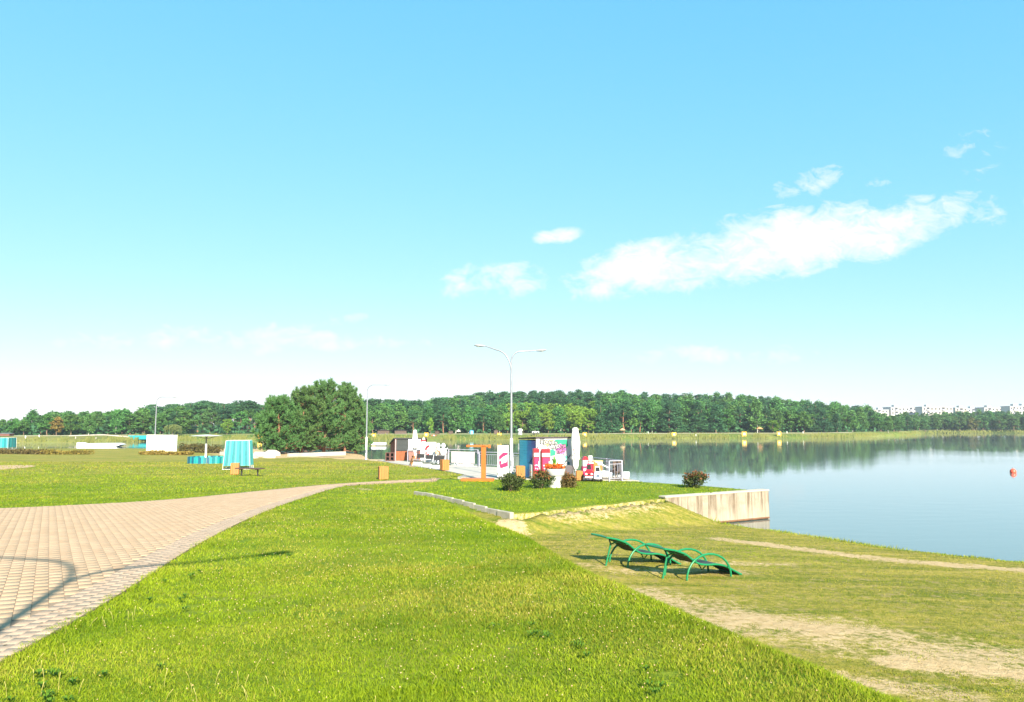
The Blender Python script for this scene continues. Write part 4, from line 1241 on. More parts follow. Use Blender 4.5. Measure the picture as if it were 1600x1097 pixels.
def wooden_hut():
    a = PZ(617, 719.8); b = PZ(664, 720.5); m = a.y / F
    d = (b - a); L = 47 * m; rz = R(4)
    t = thing('wooden_hut', 'low wooden hut with a dark shutter and sloping black roof', 'hut', a, rz)
    D = 2.6; h = 33.5 * m; hl = 24 * m
    M_HW = pm('hut_boards', (.32, .092, .028), (.22, .06, .018), 4, .7, .3, stretch=(6, 6, 1))
    M_HS = pm('hut_shutter', (.036, .042, .040), (.025, .03, .028), 4, .6, .2)
    M_HR = pm('hut_roof', (.03, .03, .03), (.045, .045, .045), 4, .7)
    n = 22
    for k in range(n):
        x = L * (k + .5) / n
        MB().box((x, 0, 14.5 * m / 2), (L / n - .012, .05, 14.5 * m), None, .004).build('board', M_HW, t)
    # left gable wall: the roof drops away from the front
    sx = -11.5 * m
    pf = MB(); pf.add([(0, .03, 0), (0, .09, 0), (0, .09, h), (0, .03, h), (sx, D, 0), (sx, D + .06, 0), (sx, D + .06, hl), (sx, D, hl)], [(0, 1, 2, 3), (4, 7, 6, 5), (0, 4, 5, 1), (1, 5, 6, 2), (2, 6, 7, 3), (3, 7, 4, 0)])
    pf.build('side_wall', pm('hut_side', (.21, .055, .028), (.14, .036, .018), 9, .8, .4, stretch=(1, 1, 3)), t)
    MB().box((L / 2, .10, h / 2), (L - .04, .06, h)).build('inner_wall', M_HS, t)
    for k in range(9):
        z = 15.2 * m + k * (h - 15.8 * m) / 9 + .06
        MB().box((L * .215, .02, z), (L * .40, .05, (h - 15.8 * m) / 9 - .012)).build('shutter_slat', M_HS, t)
    MB().box((.04, -.0, h / 2), (.09, .09, h)).build('corner_post', pm('hut_post', (.40, .25, .24), None, 4, .7), t)
    r = MB(); ov = .12
    r.add([(-ov, -ov, h), (L + ov, -ov, h), (L + ov + sx * .2, D + ov, hl), (sx - ov, D + ov, hl), (-ov, -ov, h + .09), (L + ov, -ov, h + .09), (L + ov + sx * .2, D + ov, hl + .09), (sx - ov, D + ov, hl + .09)],
          [(0, 1, 2, 3), (7, 6, 5, 4), (0, 4, 5, 1), (1, 5, 6, 2), (2, 6, 7, 3), (3, 7, 4, 0)])
    r.build('roof', M_HR, t)
    # white front board, side window
    MB().box((L * .40 + 11 * m, -.08, 24.2 * m), (19 * m, .05, 17 * m), None, .006).build('white_board', M_WHITE, t)
    q = Vector((sx * .45, D * .45 - .0, 14 * m))
    return t, a, m, rz
HUT, HA, HM, HRZ = wooden_hut()
# two dark crates with openings at the hut's side
for k, (px, lab) in enumerate([(606, 'dark open crate at the corner of the lawn side of the wooden hut'), (613, 'dark shelved crate against the hut corner')]):
    p = PZ(px, 720.5); m = p.y / F
    t = thing('crate', lab, 'crate', p, R(4), 'dark crates beside the hut')
    M_CR = pm('crate_brown', (.12, .045, .03), (.08, .03, .022), 5, .7); w_ = 6.6 * m; h = 13.2 * m
    for s in (-1, 1): MB().box((s * (w_ / 2 - .03), 0, h / 2), (.06, .5, h)).build('side_panel', M_CR, t)
    for z in (.03, h * .5, h - .03): MB().box((0, 0, z), (w_ - .13, .5, .05)).build('shelf', M_CR, t)
    MB().box((0, .24, h / 2), (w_ - .13, .03, h - .14)).build('back_panel', M_BLACK, t)

def closed_umbrella(p, label, H, r, rz=0, marks=False, ylo=.55):
    t = thing('closed_umbrella', label, 'umbrella', p, rz, 'folded white parasols on the quay')
    MB().lathe([(.03, -.03), (.03, H - .05)], 10).build('pole', M_LWHITE, t)
    MB().box((0, 0, .04), (.5, .5, .09), None, .015).build('base', M_CONC, t)
    def fold(an, j): return 1 + .13 * math.cos(8 * an + j * .25) + .05 * math.cos(3 * an + j)
    MB().lathe([(.03, ylo - .08), (r * .45, ylo - .02), (r * .62, ylo + .12), (r * .72, ylo + .4), (r * .98, H * .40), (r * .80, H * .47), (r * .9, H * .55), (r * .95, H * .72), (r * .78, H * .86), (r * .62, H * .94), (r * .70, H * .955), (r * .55, H * .985), (.05, H)], 40, rad=fold).build('canopy', M_CANVAS, t)
    MB().lathe([(r * .86, H * .455), (r * .9, H * .47), (r * .86, H * .485)], 24, rad=lambda an, j: 1.02).build('tie_strap', M_CANVAS, t)
    if marks:
        M_INK = pm('ink_brown', (.30, .07, .04), None, 4, .7)
        for k, (dx, dz, rr_) in enumerate([(-.45, .02, .5), (-.2, .10, -.4), (.05, .04, .5), (.28, .12, -.3), (.5, .08, .4), (-.3, -.06, .2), (.15, -.05, -.5)]):
            a = -math.pi / 2 + dx; R0 = r * 1.03
            MB().tube([(R0 * math.cos(a - .05), R0 * math.sin(a - .05), H * .56 + dz * H - .06), (R0 * math.cos(a), R0 * math.sin(a), H * .56 + dz * H), (R0 * math.cos(a + .1), R0 * math.sin(a + .1), H * .56 + dz * H + .08 * rr_)], .013, 5).build('print_mark', M_INK, t)
    return t
pu = PZ(899.5, 748.5); closed_umbrella(pu, 'tall folded white parasol with a brown print beside the graffiti kiosk', 79 * pu.y / F, .225, 0, True)
pu = PZ(648, 722); closed_umbrella(pu, 'folded white parasol standing in front of the wooden hut', 49.5 * pu.y / F, .21, 0, False, .75)
pu = PZ(843.2, 749); t = thing('parasol_pole', 'bare white square pole between the red drinks coolers', 'pole', pu)
MB().box((0, 0, 26 * pu.y / F), (.15, .15, 52 * pu.y / F), None, .01).build('shaft', M_WHITE, t); MB().box((0, 0, .03), (.42, .42, .08), None, .01).build('foot', M_WHITE, t)

# red flag banner and white banner with a red emblem in front of the hut
def hut_banners():
    p = PZ(661.5, 724); m = p.y / F
    t = thing('flag_banner', 'narrow red upright banner in front of the hut', 'banner', p)
    MB().tube([(0, .04, 0), (0, .04, 38 * m)], .02, 6).build('pole', M_WHITE, t)
    MB().box((0, 0, 26.5 * m), (7 * m, .03, 19 * m), None, .004).build('sheet', M_RED, t)
    MB().prism([(-2.6 * m, 36.4 * m), (2.6 * m, 36.4 * m), (0, 41 * m)], -.02, .02).build('pennant', pm('cream', (.75, .66, .45), None, 4, .7), t)
    e = MB()
    for z, w_, h in ((33.2, 5.4, 1.8), (29.0, 3.4, .9), (26.6, 4.2, 1.2), (24.2, 3.0, .9), (21.0, 4.6, .8)): e.box((0, -.02, z * m), (w_ * m, .008, h * m))
    e.build('print_mark', M_WHITE, t)
    p = PZ(669, 726); m = p.y / F
    t = thing('banner_board', 'white leaning board with a red crab shaped emblem by the folding benches', 'banner', p, R(6))
    MB().box((0, 0, 9 * m + 12 * m), (24 * m, .05, 27 * m), None, .01).build('board', M_WHITE, t)
    for s in (-1, 1): MB().box((s * 10 * m, .05, 5 * m), (.06, .06, 10 * m)).build('leg', M_WHITE, t)
    e = MB()
    q = lambda pts: [(x * m, z * m) for x, z in pts]
    e.prism(q([(-4.5, 27), (-1, 30), (3, 29.5), (1, 27), (-1.5, 25), (-3.5, 21.5), (-5.5, 22.5)]), -.034, -.027)
    e.prism(q([(-4.5, 19.5), (-2.8, 20.5), (-1.8, 17.5), (1.5, 16.8), (1.0, 14.8), (-3.2, 14.6), (-4.8, 16.5)]), -.034, -.027)
    e.prism(q([(-2.4, 23.2), (-1.4, 23.8), (-2.8, 20.2), (-3.6, 20.6)]), -.0345, -.027)
    e.build('emblem', M_RED, t)
hut_banners()

# three folding benches with black backs, wooden A-board
def folding_bench(p, rz, label):
    t = thing('folding_bench', label, 'bench', p, rz, 'folding benches by the lawn edge')
    MB().box((0, .20, .68), (.70, .045, .30), (R(-12), 0, 0), .01).build('backrest', M_BLACK, t)
    MB().box((0, -.08, .42), (.92, .40, .04), None, .008).build('seat', M_GREY, t)
    for s in (-1, 1):
        MB().tube([(s * .44, -.26, 0), (s * .44, .12, .45), (s * .44, .26, .88)], .02, 6).build('frame_leg', M_WHITE, t)
        MB().tube([(s * .44, .28, 0), (s * .44, -.24, .42)], .02, 6).build('frame_leg', M_WHITE, t)
    MB().box((0, -.02, .18), (.9, .02, .30), None).build('front_panel', M_WHITE, t)
fb = [(656, 727.5, 'first of three folding benches, next to the wooden frame'), (670, 730, 'middle one of three folding benches with black backs'), (684, 732.5, 'last of three folding benches, next to the orange bin')]
for px, py, lab in fb: folding_bench(PZ(px, py), R(-22), lab)
p = PZ(646, 727); m = p.y / F
t = thing('trestle', 'small orange brown wooden trestle beside the folding benches', 'trestle', p, R(20))
for s in (-1, 1):
    MB().box((-.11, s * .3, .32), (.05, .09, .68), (0, R(16), 0), .005).build('leg', M_BINWOOD, t); MB().box((.11, s * .3, .32), (.05, .09, .68), (0, R(-16), 0), .005).build('leg', M_BINWOOD, t)
MB().box((0, 0, .66), (.12, .75, .06), None, .006).build('top_bar', M_BINWOOD, t); MB().box((-.15, 0, .3), (.03, .6, .42), (0, R(16), 0), .005).build('panel', M_BINWOOD, t)

# ---------------------------------------------------------------- railings along the quay
def railing(label, pts, hgt=1.0, bars=True, canvas=False, step=.17):
    o = Vector((pts[0][0], pts[0][1], pz(*pts[0])))
    t = thing('railing', label, 'railing', o, 0, 'white railings along the quay')
    bar = MB()
    for (x0, y0), (x1, y1) in zip(pts[:-1], pts[1:]):
        L = math.hypot(x1 - x0, y1 - y0); n = max(1, round(L / 1.9))
        loc = lambda f: Vector((x0 + (x1 - x0) * f, y0 + (y1 - y0) * f, pz(x0 + (x1 - x0) * f, y0 + (y1 - y0) * f))) - o
        for k in range(n + 1):
            q = loc(k / n); MB().box(q + Vector((0, 0, hgt / 2)), (.055, .055, hgt + .03), (0, 0, math.atan2(y1 - y0, x1 - x0))).build('post', M_RAIL, t)
        for z in (hgt, hgt - .16, .12): MB().tube([loc(0) + Vector((0, 0, z)), loc(1) + Vector((0, 0, z))], .026 if z == hgt else .018, 6).build('rail', M_RAIL, t)
        if bars:
            k = step
            while k < L:
                q = loc(k / L); bar.tube([q + Vector((0, 0, .12)), q + Vector((0, 0, hgt - .16))], .008, 5, False); k += step
        if canvas:
            for k in range(n):
                a, b = loc((k + .10) / n), loc((k + .90) / n); d = b - a
                nr = Vector((-d.y, d.x, 0)).normalized(); nr = nr if nr.y < 0 else -nr
                c = (a + b) / 2 + nr * .036
                MB().box(c + Vector((0, 0, hgt * .52)), (d.length, .02, hgt * .72), (0, 0, math.atan2(d.y, d.x)), .004).build('canvas_panel', pm('canvas_pink', (.46, .41, .41), (.36, .32, .33), 3, .85, .4), t)
    if bars:
        b = bar.build('bars', M_RAIL, t); b['kind'] = 'stuff'
    return t
RA = PZ(972, 751.0); RB = PZ(952, 752.0)
railing('white railing at the outer corner of the quay with a pram behind it', [tuple(RB[:2]), tuple(RA[:2]), (4.45, 41.2)], .98)
railing('long white railing between the kiosk and the pink emblem banner', [(2.0, 45.6), (-.9, 51.2), (-2.3, 52.3)], 1.0)
railing('white railing hung with pale canvas sheets past the orange post', [(-2.4, 52.6), (-4.6, 54.2), (-6.3, 57.3)], 1.15, False, True)
railing('white railing running from the canvas sheets behind the hut banners', [(-6.4, 57.5), (-8.6, 61.5)], 1.0)

# ---------------------------------------------------------------- graffiti kiosk
def kiosk():
    A = PZ(838, 748.5); m = A.y / F
    C_ = at(806.5, 745.5, 41.4)
    rz = math.atan2(.34, .94)
    L = 2.12; D = 2.35; h = 61.5 * m; hb = h - .10
    t = thing('kiosk', 'small rental kiosk with a graffiti front and blue painted side', 'kiosk', A, rz)
    MB().box((L / 2, .04, h / 2), (L, .08, h), None, .01).build('front_wall', pm('kiosk_front', (.56, .55, .53), (.46, .46, .45), 2, .6), t)
    m1, tt, bs, out = new_mat('kiosk_side_spray')
    tc = tt.n('ShaderNodeTexCoord'); v = tc.outputs['Object']; sp = tt.n('ShaderNodeSeparateXYZ'); tt.l(v, sp.inputs[0])
    nz = tt.noise(v, 2.2, 3, .5)
    f = tt.m('ADD', tt.m('MULTIPLY', sp.outputs[1], .42), tt.m('MULTIPLY', tt.m('SUBTRACT', nz, .5), .5))
    c = tt.ramp(f, [(.0, (.10, .06, .22)), (.25, (.06, .11, .36)), (.48, (.02, .28, .52)), (.62, (.06, .52, .70)), (1.0, (.10, .55, .66))])
    lowf = tt.ramp(tt.m('ADD', sp.outputs[2], tt.m('MULTIPLY', tt.noise(v, 6, 3), .5)), [(.45, 1), (.8, 0)])
    c = tt.mix(tt.m('MULTIPLY', lowf, tt.ramp(sp.outputs[1], [(.2, 1), (1.4, 0.2)])), c, (.50, .06, .30))
    tt.l(c, bs.inputs['Base Color']); bs.inputs['Roughness'].default_value = .6
    for k in range(14):
        z0, z1 = hb * k / 14, hb * (k + .95) / 14
        MB().box((.03, D / 2 + .08, (z0 + z1) / 2), (.06, D, z1 - z0), None, .006).build('side_plank', m1, t)
    MB().box((L - .03, D / 2 + .08, hb / 2), (.06, D, hb)).build('far_side_wall', M_BLUE, t)
    MB().box((L / 2, D + .11, hb / 2), (L, .06, hb)).build('back_wall', M_BLUE, t)
    MB().box((L / 2, D / 2 + .05, h + .02), (L + .10, D + .22, .07), (R(-2), 0, 0), .01).build('roof', pm('kiosk_roof', (.06, .045, .05), None, 4, .7), t)
    # diagonal tube and hinge flap on the side
    MB().tube([(-.05, .0, h * .68), (-.07, .75, h * .38), (-.07, .95, h * .38)], .028, 6).build('side_strut', M_BLUE, t)
    # sprayed colour fields on the front
    fr = lambda x, z: (x * m, z * m)
    def field(pts, mat, y, name): MB().prism([fr(*p) for p in pts], y, -.0005).build(name, mat, t)
    M_GG = pm('spray_green', (.012, .26, .11), (.02, .34, .17), 6, .6); M_GY = pm('spray_yellow', (.60, .46, .10), (.58, .50, .22), 6, .6)
    M_GP = pm('spray_violet', (.32, .05, .30), (.44, .12, .40), 5, .6); M_MG = pm('spray_mint', (.16, .50, .38), (.24, .58, .46), 6, .6)
    field([(14, 59.5), (28, 60.2), (31, 54), (24, 47.5), (17, 49.5), (13, 54)], M_GY, -.004, 'paint_field')
    field([(32, 60.5), (52, 60.5), (54, 50), (47, 47), (38, 52), (31, 57)], M_GG, -.005, 'paint_field')
    field([(19, 43), (27, 45.5), (33, 42), (32, 36), (23, 34), (18, 36.5)], M_GG, -.004, 'paint_field')
    field([(32, 45), (40, 54), (48, 51), (51, 44), (46, 37.5), (40, 38), (35, 40)], M_GP, -.006, 'paint_field')
    field([(46, 36), (53, 34), (54, 29), (48, 27), (45, 31)], M_MG, -.004, 'paint_field')
    field([(53, 26), (57, 24), (56, 18), (53, 20)], M_TEAL, -.004, 'paint_field')
    blk = pm('spray_black', (.03, .03, .03), None, 4, .6); wt = pm('spray_white', (.60, .58, .58), None, 4, .6); pk = pm('spray_pink', (.62, .18, .36), None, 4, .6)
    def bubble(s, x, z, size, rz=0, fill=wt, out=blk):
        for k, ch in enumerate(s):
            X = x + k * size * .58; Zz = z + [0, 1.0, -.5, .6, -.8, .4, 0][k % 7] + rz * k
            text(ch, size * m * 1.15, out, t, front(X * m, -.010, Zz * m, 0, R([6, -8, 5, -4, 9, -6, 3][k % 7])), 'lettering', .003, .034)
            text(ch, size * m * 1.15, fill, t, front(X * m, -.0145, Zz * m, 0, R([6, -8, 5, -4, 9, -6, 3][k % 7])), 'lettering', .003, -.002)
    bubble('П', 9.5, 57, 8.5, 0, pm('spray_grey', (.25, .27, .24), None, 4, .6))
    bubble('рокат', 15.5, 56.3, 7.5, -.3)
    bubble('вело', 22, 48.5, 8.5, .3)
    bubble('си', 42.5, 49.0, 8, 0, pk)
    bubble('пед', 37, 41.5, 8, .2, pk)
    text('9)', .16, blk, t, front(3.5 * m, -.004, 57.5 * m), 'number', .003)
    for (x, z, r_) in ((51, 33, 1.6), (49, 26, 1.2), (54.5, 16, 1.6), (30, 29, 1.4), (36, 24, 1.1)):
        MB().tube([((x + r_ * math.cos(a)) * m, -.006, (z + r_ * math.sin(a)) * m) for a in np.linspace(0, 5.2, 9)], .012, 5).build('paint_curl', M_TEAL, t)
    # handle bar leaning on the front
    MB().tube([(46 * m, -.25, 25 * m), (51 * m, -.2, 31 * m), (56 * m, -.15, 36.5 * m)], .022, 6).build('prop_rod', blk, t)
    return A, m, rz
KA, KM, KRZ = kiosk()
def klocal(x, y, z=0):
    return Vector((KA.x + math.cos(KRZ) * x - math.sin(KRZ) * y, KA.y + math.sin(KRZ) * x + math.cos(KRZ) * y, KA.z + z))
# two red drinks coolers in front of the kiosk
def cooler(px, py, wpx, label, rz, side):
    p = PZ(px, py); m = p.y / F; w_ = wpx * m; h = 47 * m
    t = thing('drinks_cooler', label, 'drinks cooler', p, rz, 'red drinks coolers')
    MB().box((0, 0, h / 2 + .03), (w_, .42, h - .06), None, .015).build('cabinet', M_RED, t)
    MB().box((0, -.224, h * .80), (w_ * .94, .02, h * .12), None, .005).build('header_sign', M_WHITE, t)
    MB().box((0, -.226, h * .50), (w_ * .82, .02, h * .42), None, .005).build('door', M_PINK, t)
    MB().box((w_ * .36, -.25, h * .5), (.03, .03, .3)).build('door_handle', M_WHITE, t)
    for k, (x, z) in enumerate([(-.25, .46), (0, .47), (.25, .46), (-.18, .36), (.15, .35)]): MB().box((x * w_, -.239, h * z), (w_ * .16, .008, h * .035)).build('print_mark', M_WHITE, t)
    MB().box((0, -.222, h * .12), (w_ * .9, .012, h * .14)).build('lower_grille', M_BLACK, t)
    for s in (-1, 1): MB().box((s * w_ * .38, 0, .03), (.06, .3, .06)).build('foot', M_BLACK, t)
cooler(837.5, 749.0, 9, 'narrow red drinks cooler at the kiosk corner, on the lamp side of the white pole', R(8), 0)
cooler(852.5, 749.2, 13, 'red drinks cooler with a white header behind the flower pot', R(4), 1)
def white_cabinet():
    p = PZ(832, 748.5); m = p.y / F
    t = thing('white_locker', 'small white cabinet at the painted corner of the kiosk', 'cabinet', p, R(20))
    MB().box((0, 0, 11 * m), (6.2 * m, .3, 22 * m), None, .01).build('body', M_WHITE, t); MB().box((0, -.16, 11 * m), (5.2 * m, .02, 19 * m), None, .004).build('door', M_WHITE, t); MB().box((.06, -.18, 12 * m), (.02, .02, .1)).build('handle', M_GREY, t)
white_cabinet()
# big white flower pot
def flower_pot():
    p = gnd(867.5, 761.5); m = p.y / F; r = 15.2 * m
    t = thing('flower_pot', 'big white two tier flower pot with red blooms and a yucca', 'flower pot', p)
    MB().lathe([(r * .62, -.03), (r * .70, .02), (r * .84, 17.5 * m), (r * .90, 18 * m)], 28).build('lower_pot', M_WHITE, t)
    MB().lathe([(r * .86, 18.4 * m), (r * .95, 19 * m), (r * 1.04, 28 * m), (r * 1.06, 28.5 * m), (r * .98, 28.5 * m), (r * .96, 27 * m)], 28).build('upper_pot', M_WHITE, t)
    MB().lathe([(r * .95, 26.5 * m), (r * .5, 27.5 * m)], 20).build('soil', pm('soil_dark', (.05, .035, .025), None, 9, .95), t)
    g = np.random.default_rng(8); n = 420
    a = g.uniform(0, 6.28, n); rr = r * 1.02 * np.sqrt(g.uniform(0, 1, n))
    C = np.stack([rr * np.cos(a), rr * np.sin(a), 28.2 * m + g.uniform(-.03, .22, n)], 1)
    V, Fq = leaf_quads(C, .05, .3, .8, 2); link(bpy.data.objects.new('flowers', np_mesh('flowers', V, Fq, [leaf_mat('petal_red', (.70, .035, .02), (.85, .13, .03), var=.1)])), t)
    V, Fq = leaf_quads(C[:240] + [0, 0, -.04], .05, .3, .7, 3); link(bpy.data.objects.new('foliage', np_mesh('foliage', V, Fq, [L_BUSH])), t)
    mb = MB()
    for k in range(26):
        an = g.uniform(0, 6.28); sp = g.uniform(.05, .30); hh = g.uniform(.30, .62); d = Vector((math.cos(an), math.sin(an), 0)); s = Vector((-d.y, d.x, 0)) * .03
        b = Vector((-.02, 0, 28.5 * m)); mid = b + d * sp * .5 + Vector((0, 0, hh * .7)); e = b + d * sp + Vector((0, 0, hh))
        mb.add([b - s, b + s, mid + s * .9, mid - s * .9, e], [(0, 1, 2, 3), (3, 2, 4)])
    mb.build('yucca_leaves', leaf_mat('yucca', (.10, .26, .03), (.20, .38, .06), var=.1), t)
flower_pot()

# ---------------------------------------------------------------- rental toys beside the parasol
def toy_car(px, py, wpx, hpx, mat, label, mat2):
    p = PZ(px, py); m = p.y / F; w_ = wpx * m; h = hpx * m
    t = thing('toy_car', label, 'toy car', p, R(-6), 'toy cars for hire')
    b = MB(); b.prism([(-w_ / 2, h * .16), (w_ / 2, h * .16), (w_ / 2, h * .52), (w_ * .40, h * .62), (-w_ * .40, h * .62), (-w_ / 2, h * .52)], -.34, .42).build('body', mat, t)
    MB().prism([(-w_ * .36, h * .62), (w_ * .36, h * .62), (w_ * .26, h), (-w_ * .26, h)], -.02, .36).build('cab', mat2, t)
    MB().prism([(-w_ * .29, h * .66), (w_ * .29, h * .66), (w_ * .22, h * .95), (-w_ * .22, h * .95)], -.035, -.021).build('windscreen', M_GLASSDARK, t)
    for sx in (-1, 1):
        for y in (-.22, .28):
            MB().tube([(sx * (w_ * .5 - .07), y, h * .16), (sx * (w_ * .5 + .03), y, h * .16)], h * .16 + .01, 12).build('wheel', M_BLACK, t)
        MB().tube([(sx * w_ * .32, -.34, h * .42), (sx * w_ * .32, -.365, h * .42)], .05, 8).build('headlight', M_WHITE, t)
    MB().box((0, -.36, h * .24), (w_ * .9, .06, h * .10), None, .01).build('bumper', M_WHITE, t)
    MB().box((0, -.345, h * .38), (w_ * .36, .012, h * .09)).build('grille', M_GLASSDARK, t)
toy_car(920.5, 751.2, 12.5, 26, M_RED, 'red toy car beside the folded parasol', M_PINK)
toy_car(934, 751.6, 12, 22, pm('pale_blue', (.32, .40, .56), (.27, .34, .48), 4, .4), 'pale blue toy car between the red one and the corner railing', M_WHITE)
def popcorn_cart():
    p = PZ(914.5, 748.0); m = p.y / F
    t = thing('popcorn_cart', 'pink and white popcorn cart behind the red toy car', 'cart', p, R(5))
    w_ = 9 * m
    MB().box((0, .1, 12 * m), (w_, .45, 14 * m), None, .012).build('cabinet', M_PINK, t)
    MB().box((0, .1, 24 * m), (w_ * .86, .4, 9.5 * m), None, .01).build('glass_case', M_WHITE, t)
    MB().prism([(-w_ * .55, 29 * m), (w_ * .55, 29 * m), (w_ * .2, 34 * m), (-w_ * .2, 34 * m)], -.14, .34).build('roof', M_RED, t)
    for s in (-1, 1): MB().tube([(s * w_ * .42, -.1, 4 * m), (s * w_ * .42 + s * .03, -.1, 4 * m)], 4 * m, 14).build('wheel', M_BLACK, t)
    MB().box((0, -.14, 14 * m), (w_ * .7, .012, 4 * m)).build('print_mark', M_WHITE, t)
    p = PZ(923.5, 746.5)
    t = thing('ice_box', 'red ice box with a white tub standing on top', 'ice box', p, R(5)); m = p.y / F
    MB().box((0, .2, 12.5 * m), (8.5 * m, .45, 25 * m), None, .012).build('box', M_RED, t); MB().box((0, -.035, 22.5 * m), (7.5 * m, .014, 2 * m)).build('print_mark', M_WHITE, t)
    MB().lathe([(3.2 * m, 25 * m), (3.6 * m, 33 * m), (3.7 * m, 33.4 * m)], 16, (0, .2, 0)).build('tub', pm('tub_white', (.78, .80, .72), None, 4, .5), t)
    p = PZ(933, 745.5); m = p.y / F
    t = thing('wooden_stall', 'small orange brown wooden counter behind the toy cars', 'counter', p, R(3))
    MB().box((0, .1, 12 * m), (15 * m, .5, 24 * m), None, .01).build('counter_front', M_BINWOOD, t); MB().box((0, .1, 24.6 * m), (17 * m, .6, 1.4 * m), None, .008).build('counter_top', pm('stall_top', (.62, .42, .18), None, 4, .6), t)
    MB().box((4 * m, -.17, 21 * m), (7 * m, .02, 5 * m)).build('price_card', M_WHITE, t)
popcorn_cart()
def pram():
    p = PZ(958, 750.2); m = p.y / F
    t = thing('pedal_boat', 'white pedal boat pulled up behind the corner railing', 'pedal boat', p + Vector((.1, .55, 0)), R(-18))
    h = MB(); secs = [(-.78, .10, .30), (-.5, .30, .36), (0, .36, .34), (.55, .33, .30), (.8, .22, .30)]
    vs = []; fs = []
    for x, wd, tp in secs:
        for k in range(10):
            a = 2 * math.pi * k / 10; vs.append((x, wd * math.cos(a), .2 + .2 * math.sin(a) * (1 if math.sin(a) < 0 else tp / .3)))
    for i in range(len(secs) - 1):
        for k in range(10): fs.append((i * 10 + k, i * 10 + (k + 1) % 10, (i + 1) * 10 + (k + 1) % 10, (i + 1) * 10 + k))
    fs += [tuple(range(10)), tuple(range(40, 50))]
    h.add(vs, fs, True).build('hull', M_WHITE, t)
    MB().box((.25, 0, .55), (.12, .5, .45), (0, R(18), 0), .03).build('seat_back', M_BLACK, t); MB().box((.05, 0, .42), (.4, .5, .08), None, .02).build('seat', M_BLACK, t)
    MB().box((-.35, 0, .62), (1.3, .07, .06), (0, R(24), 0), .01).build('tow_bar', M_WHITE, t)
    t = thing('black_chair', 'dark cane chair at the outermost corner post of the railing', 'chair', PZ(967, 750.6) + Vector((.0, .25, 0)), R(10))
    MB().box((0, 0, .40), (.42, .42, .06), None, .015).build('seat', M_DARKWOOD, t); MB().box((0, .2, .66), (.42, .05, .50), None, .02).build('backrest', M_DARKWOOD, t)
    for sx in (-1, 1):
        for sy in (-1, 1): MB().box((sx * .17, sy * .17, .2), (.04, .04, .40)).build('leg', M_DARKWOOD, t)
pram()
# folded things in front of the kiosk: black chair stack
def chair_stack():
    p = PZ(888, 749.0); m = p.y / F
    t = thing('folded_chairs', 'dark pile of folded chairs between the flower pot and the folded parasol', 'folded chairs', p, R(6))
    for k in range(4):
        MB().box((-.05 + .06 * k, .05 * k, .33 + .04 * (k % 2)), (.40, .035, .64), (R(-10), R(3 * k), 0), .01).build('folded_chair', M_BLACK if k % 2 else pm('chair_brown', (.05, .032, .036), None, 4, .6), t)
    for s in (-1, 1): MB().tube([(s * .22, -.14, 0), (s * .2, .1, .66)], .015, 6).build('frame_leg', M_BLACK, t)
chair_stack()
# pale boats and figures moored beyond the canvas railing
def moored_boat(px, py, y, L, label, rz, mat):
    u, v = px_dir(px, py); p = Vector((u * y, y, 0.0))
    t = thing('pedal_boat', label, 'pedal boat', p, rz, 'pedal boats at the quay')
    for s in (-1, 1):
        MB().tube([(-L / 2, s * .5, .1), (-L * .45, s * .5, .12), (L * .4, s * .5, .12), (L / 2, s * .5, .3)], [.08, .22, .24, .06], 10).build('float', mat, t)
    MB().box((0, 0, .40), (L * .7, 1.0, .12), None, .03).build('deck', mat, t)
    for s in (-1, 1): MB().box((-.1, s * .27, .75), (.12, .42, .55), (0, R(-14), 0), .04).build('seat_back', mat, t)
    MB().box((L * .25, 0, .66), (.3, .5, .4), None, .06).build('console', mat, t)
    MB().tube([(-L * .3, 0, .45), (-L * .3, 0, 1.25)], .02, 6).build('mast', M_WHITE, t)
moored_boat(716, 716, 60, 2.6, 'white pedal boat moored behind the canvas sheets', R(10), M_WHITE)
moored_boat(722, 714, 64, 2.4, 'cream pedal boat moored beyond the white one', R(30), pm('boat_cream', (.72, .66, .55), None, 4, .4))
def mascot_cart(px, py, label, c1, rz):
    p = PZ(px, py); m = p.y / F
    t = thing('ride_on_toy', label, 'ride-on toy', p, rz, 'ride-on toys by the railing')
    MB().lathe([(.16, .75), (.24, .9), (.22, 1.15), (.12, 1.25)], 14).build('body', c1, t)
    MB().lathe([(.05, 1.22), (.15, 1.34), (.16, 1.46), (.08, 1.6)], 12).build('head', M_WHITE, t)
    MB().tube([(0, 0, 0), (0, 0, .8)], .05, 8).build('pedestal', M_WHITE, t); MB().lathe([(.28, 0), (.26, .08)], 14).build('base', M_GREY, t)
    for s in (-1, 1): MB().tube([(s * .12, 0, 1.1), (s * .36, -.1, 1.25)], .04, 6).build('handle', c1, t)
mascot_cart(684.5, 727, 'pale orange and white ride-on toy beside the white emblem board', pm('peach', (.78, .48, .30), None, 4, .5), R(10))
mascot_cart(692.5, 727.5, 'white ride-on toy at the near end of the canvas railing', M_WHITE, R(-15))

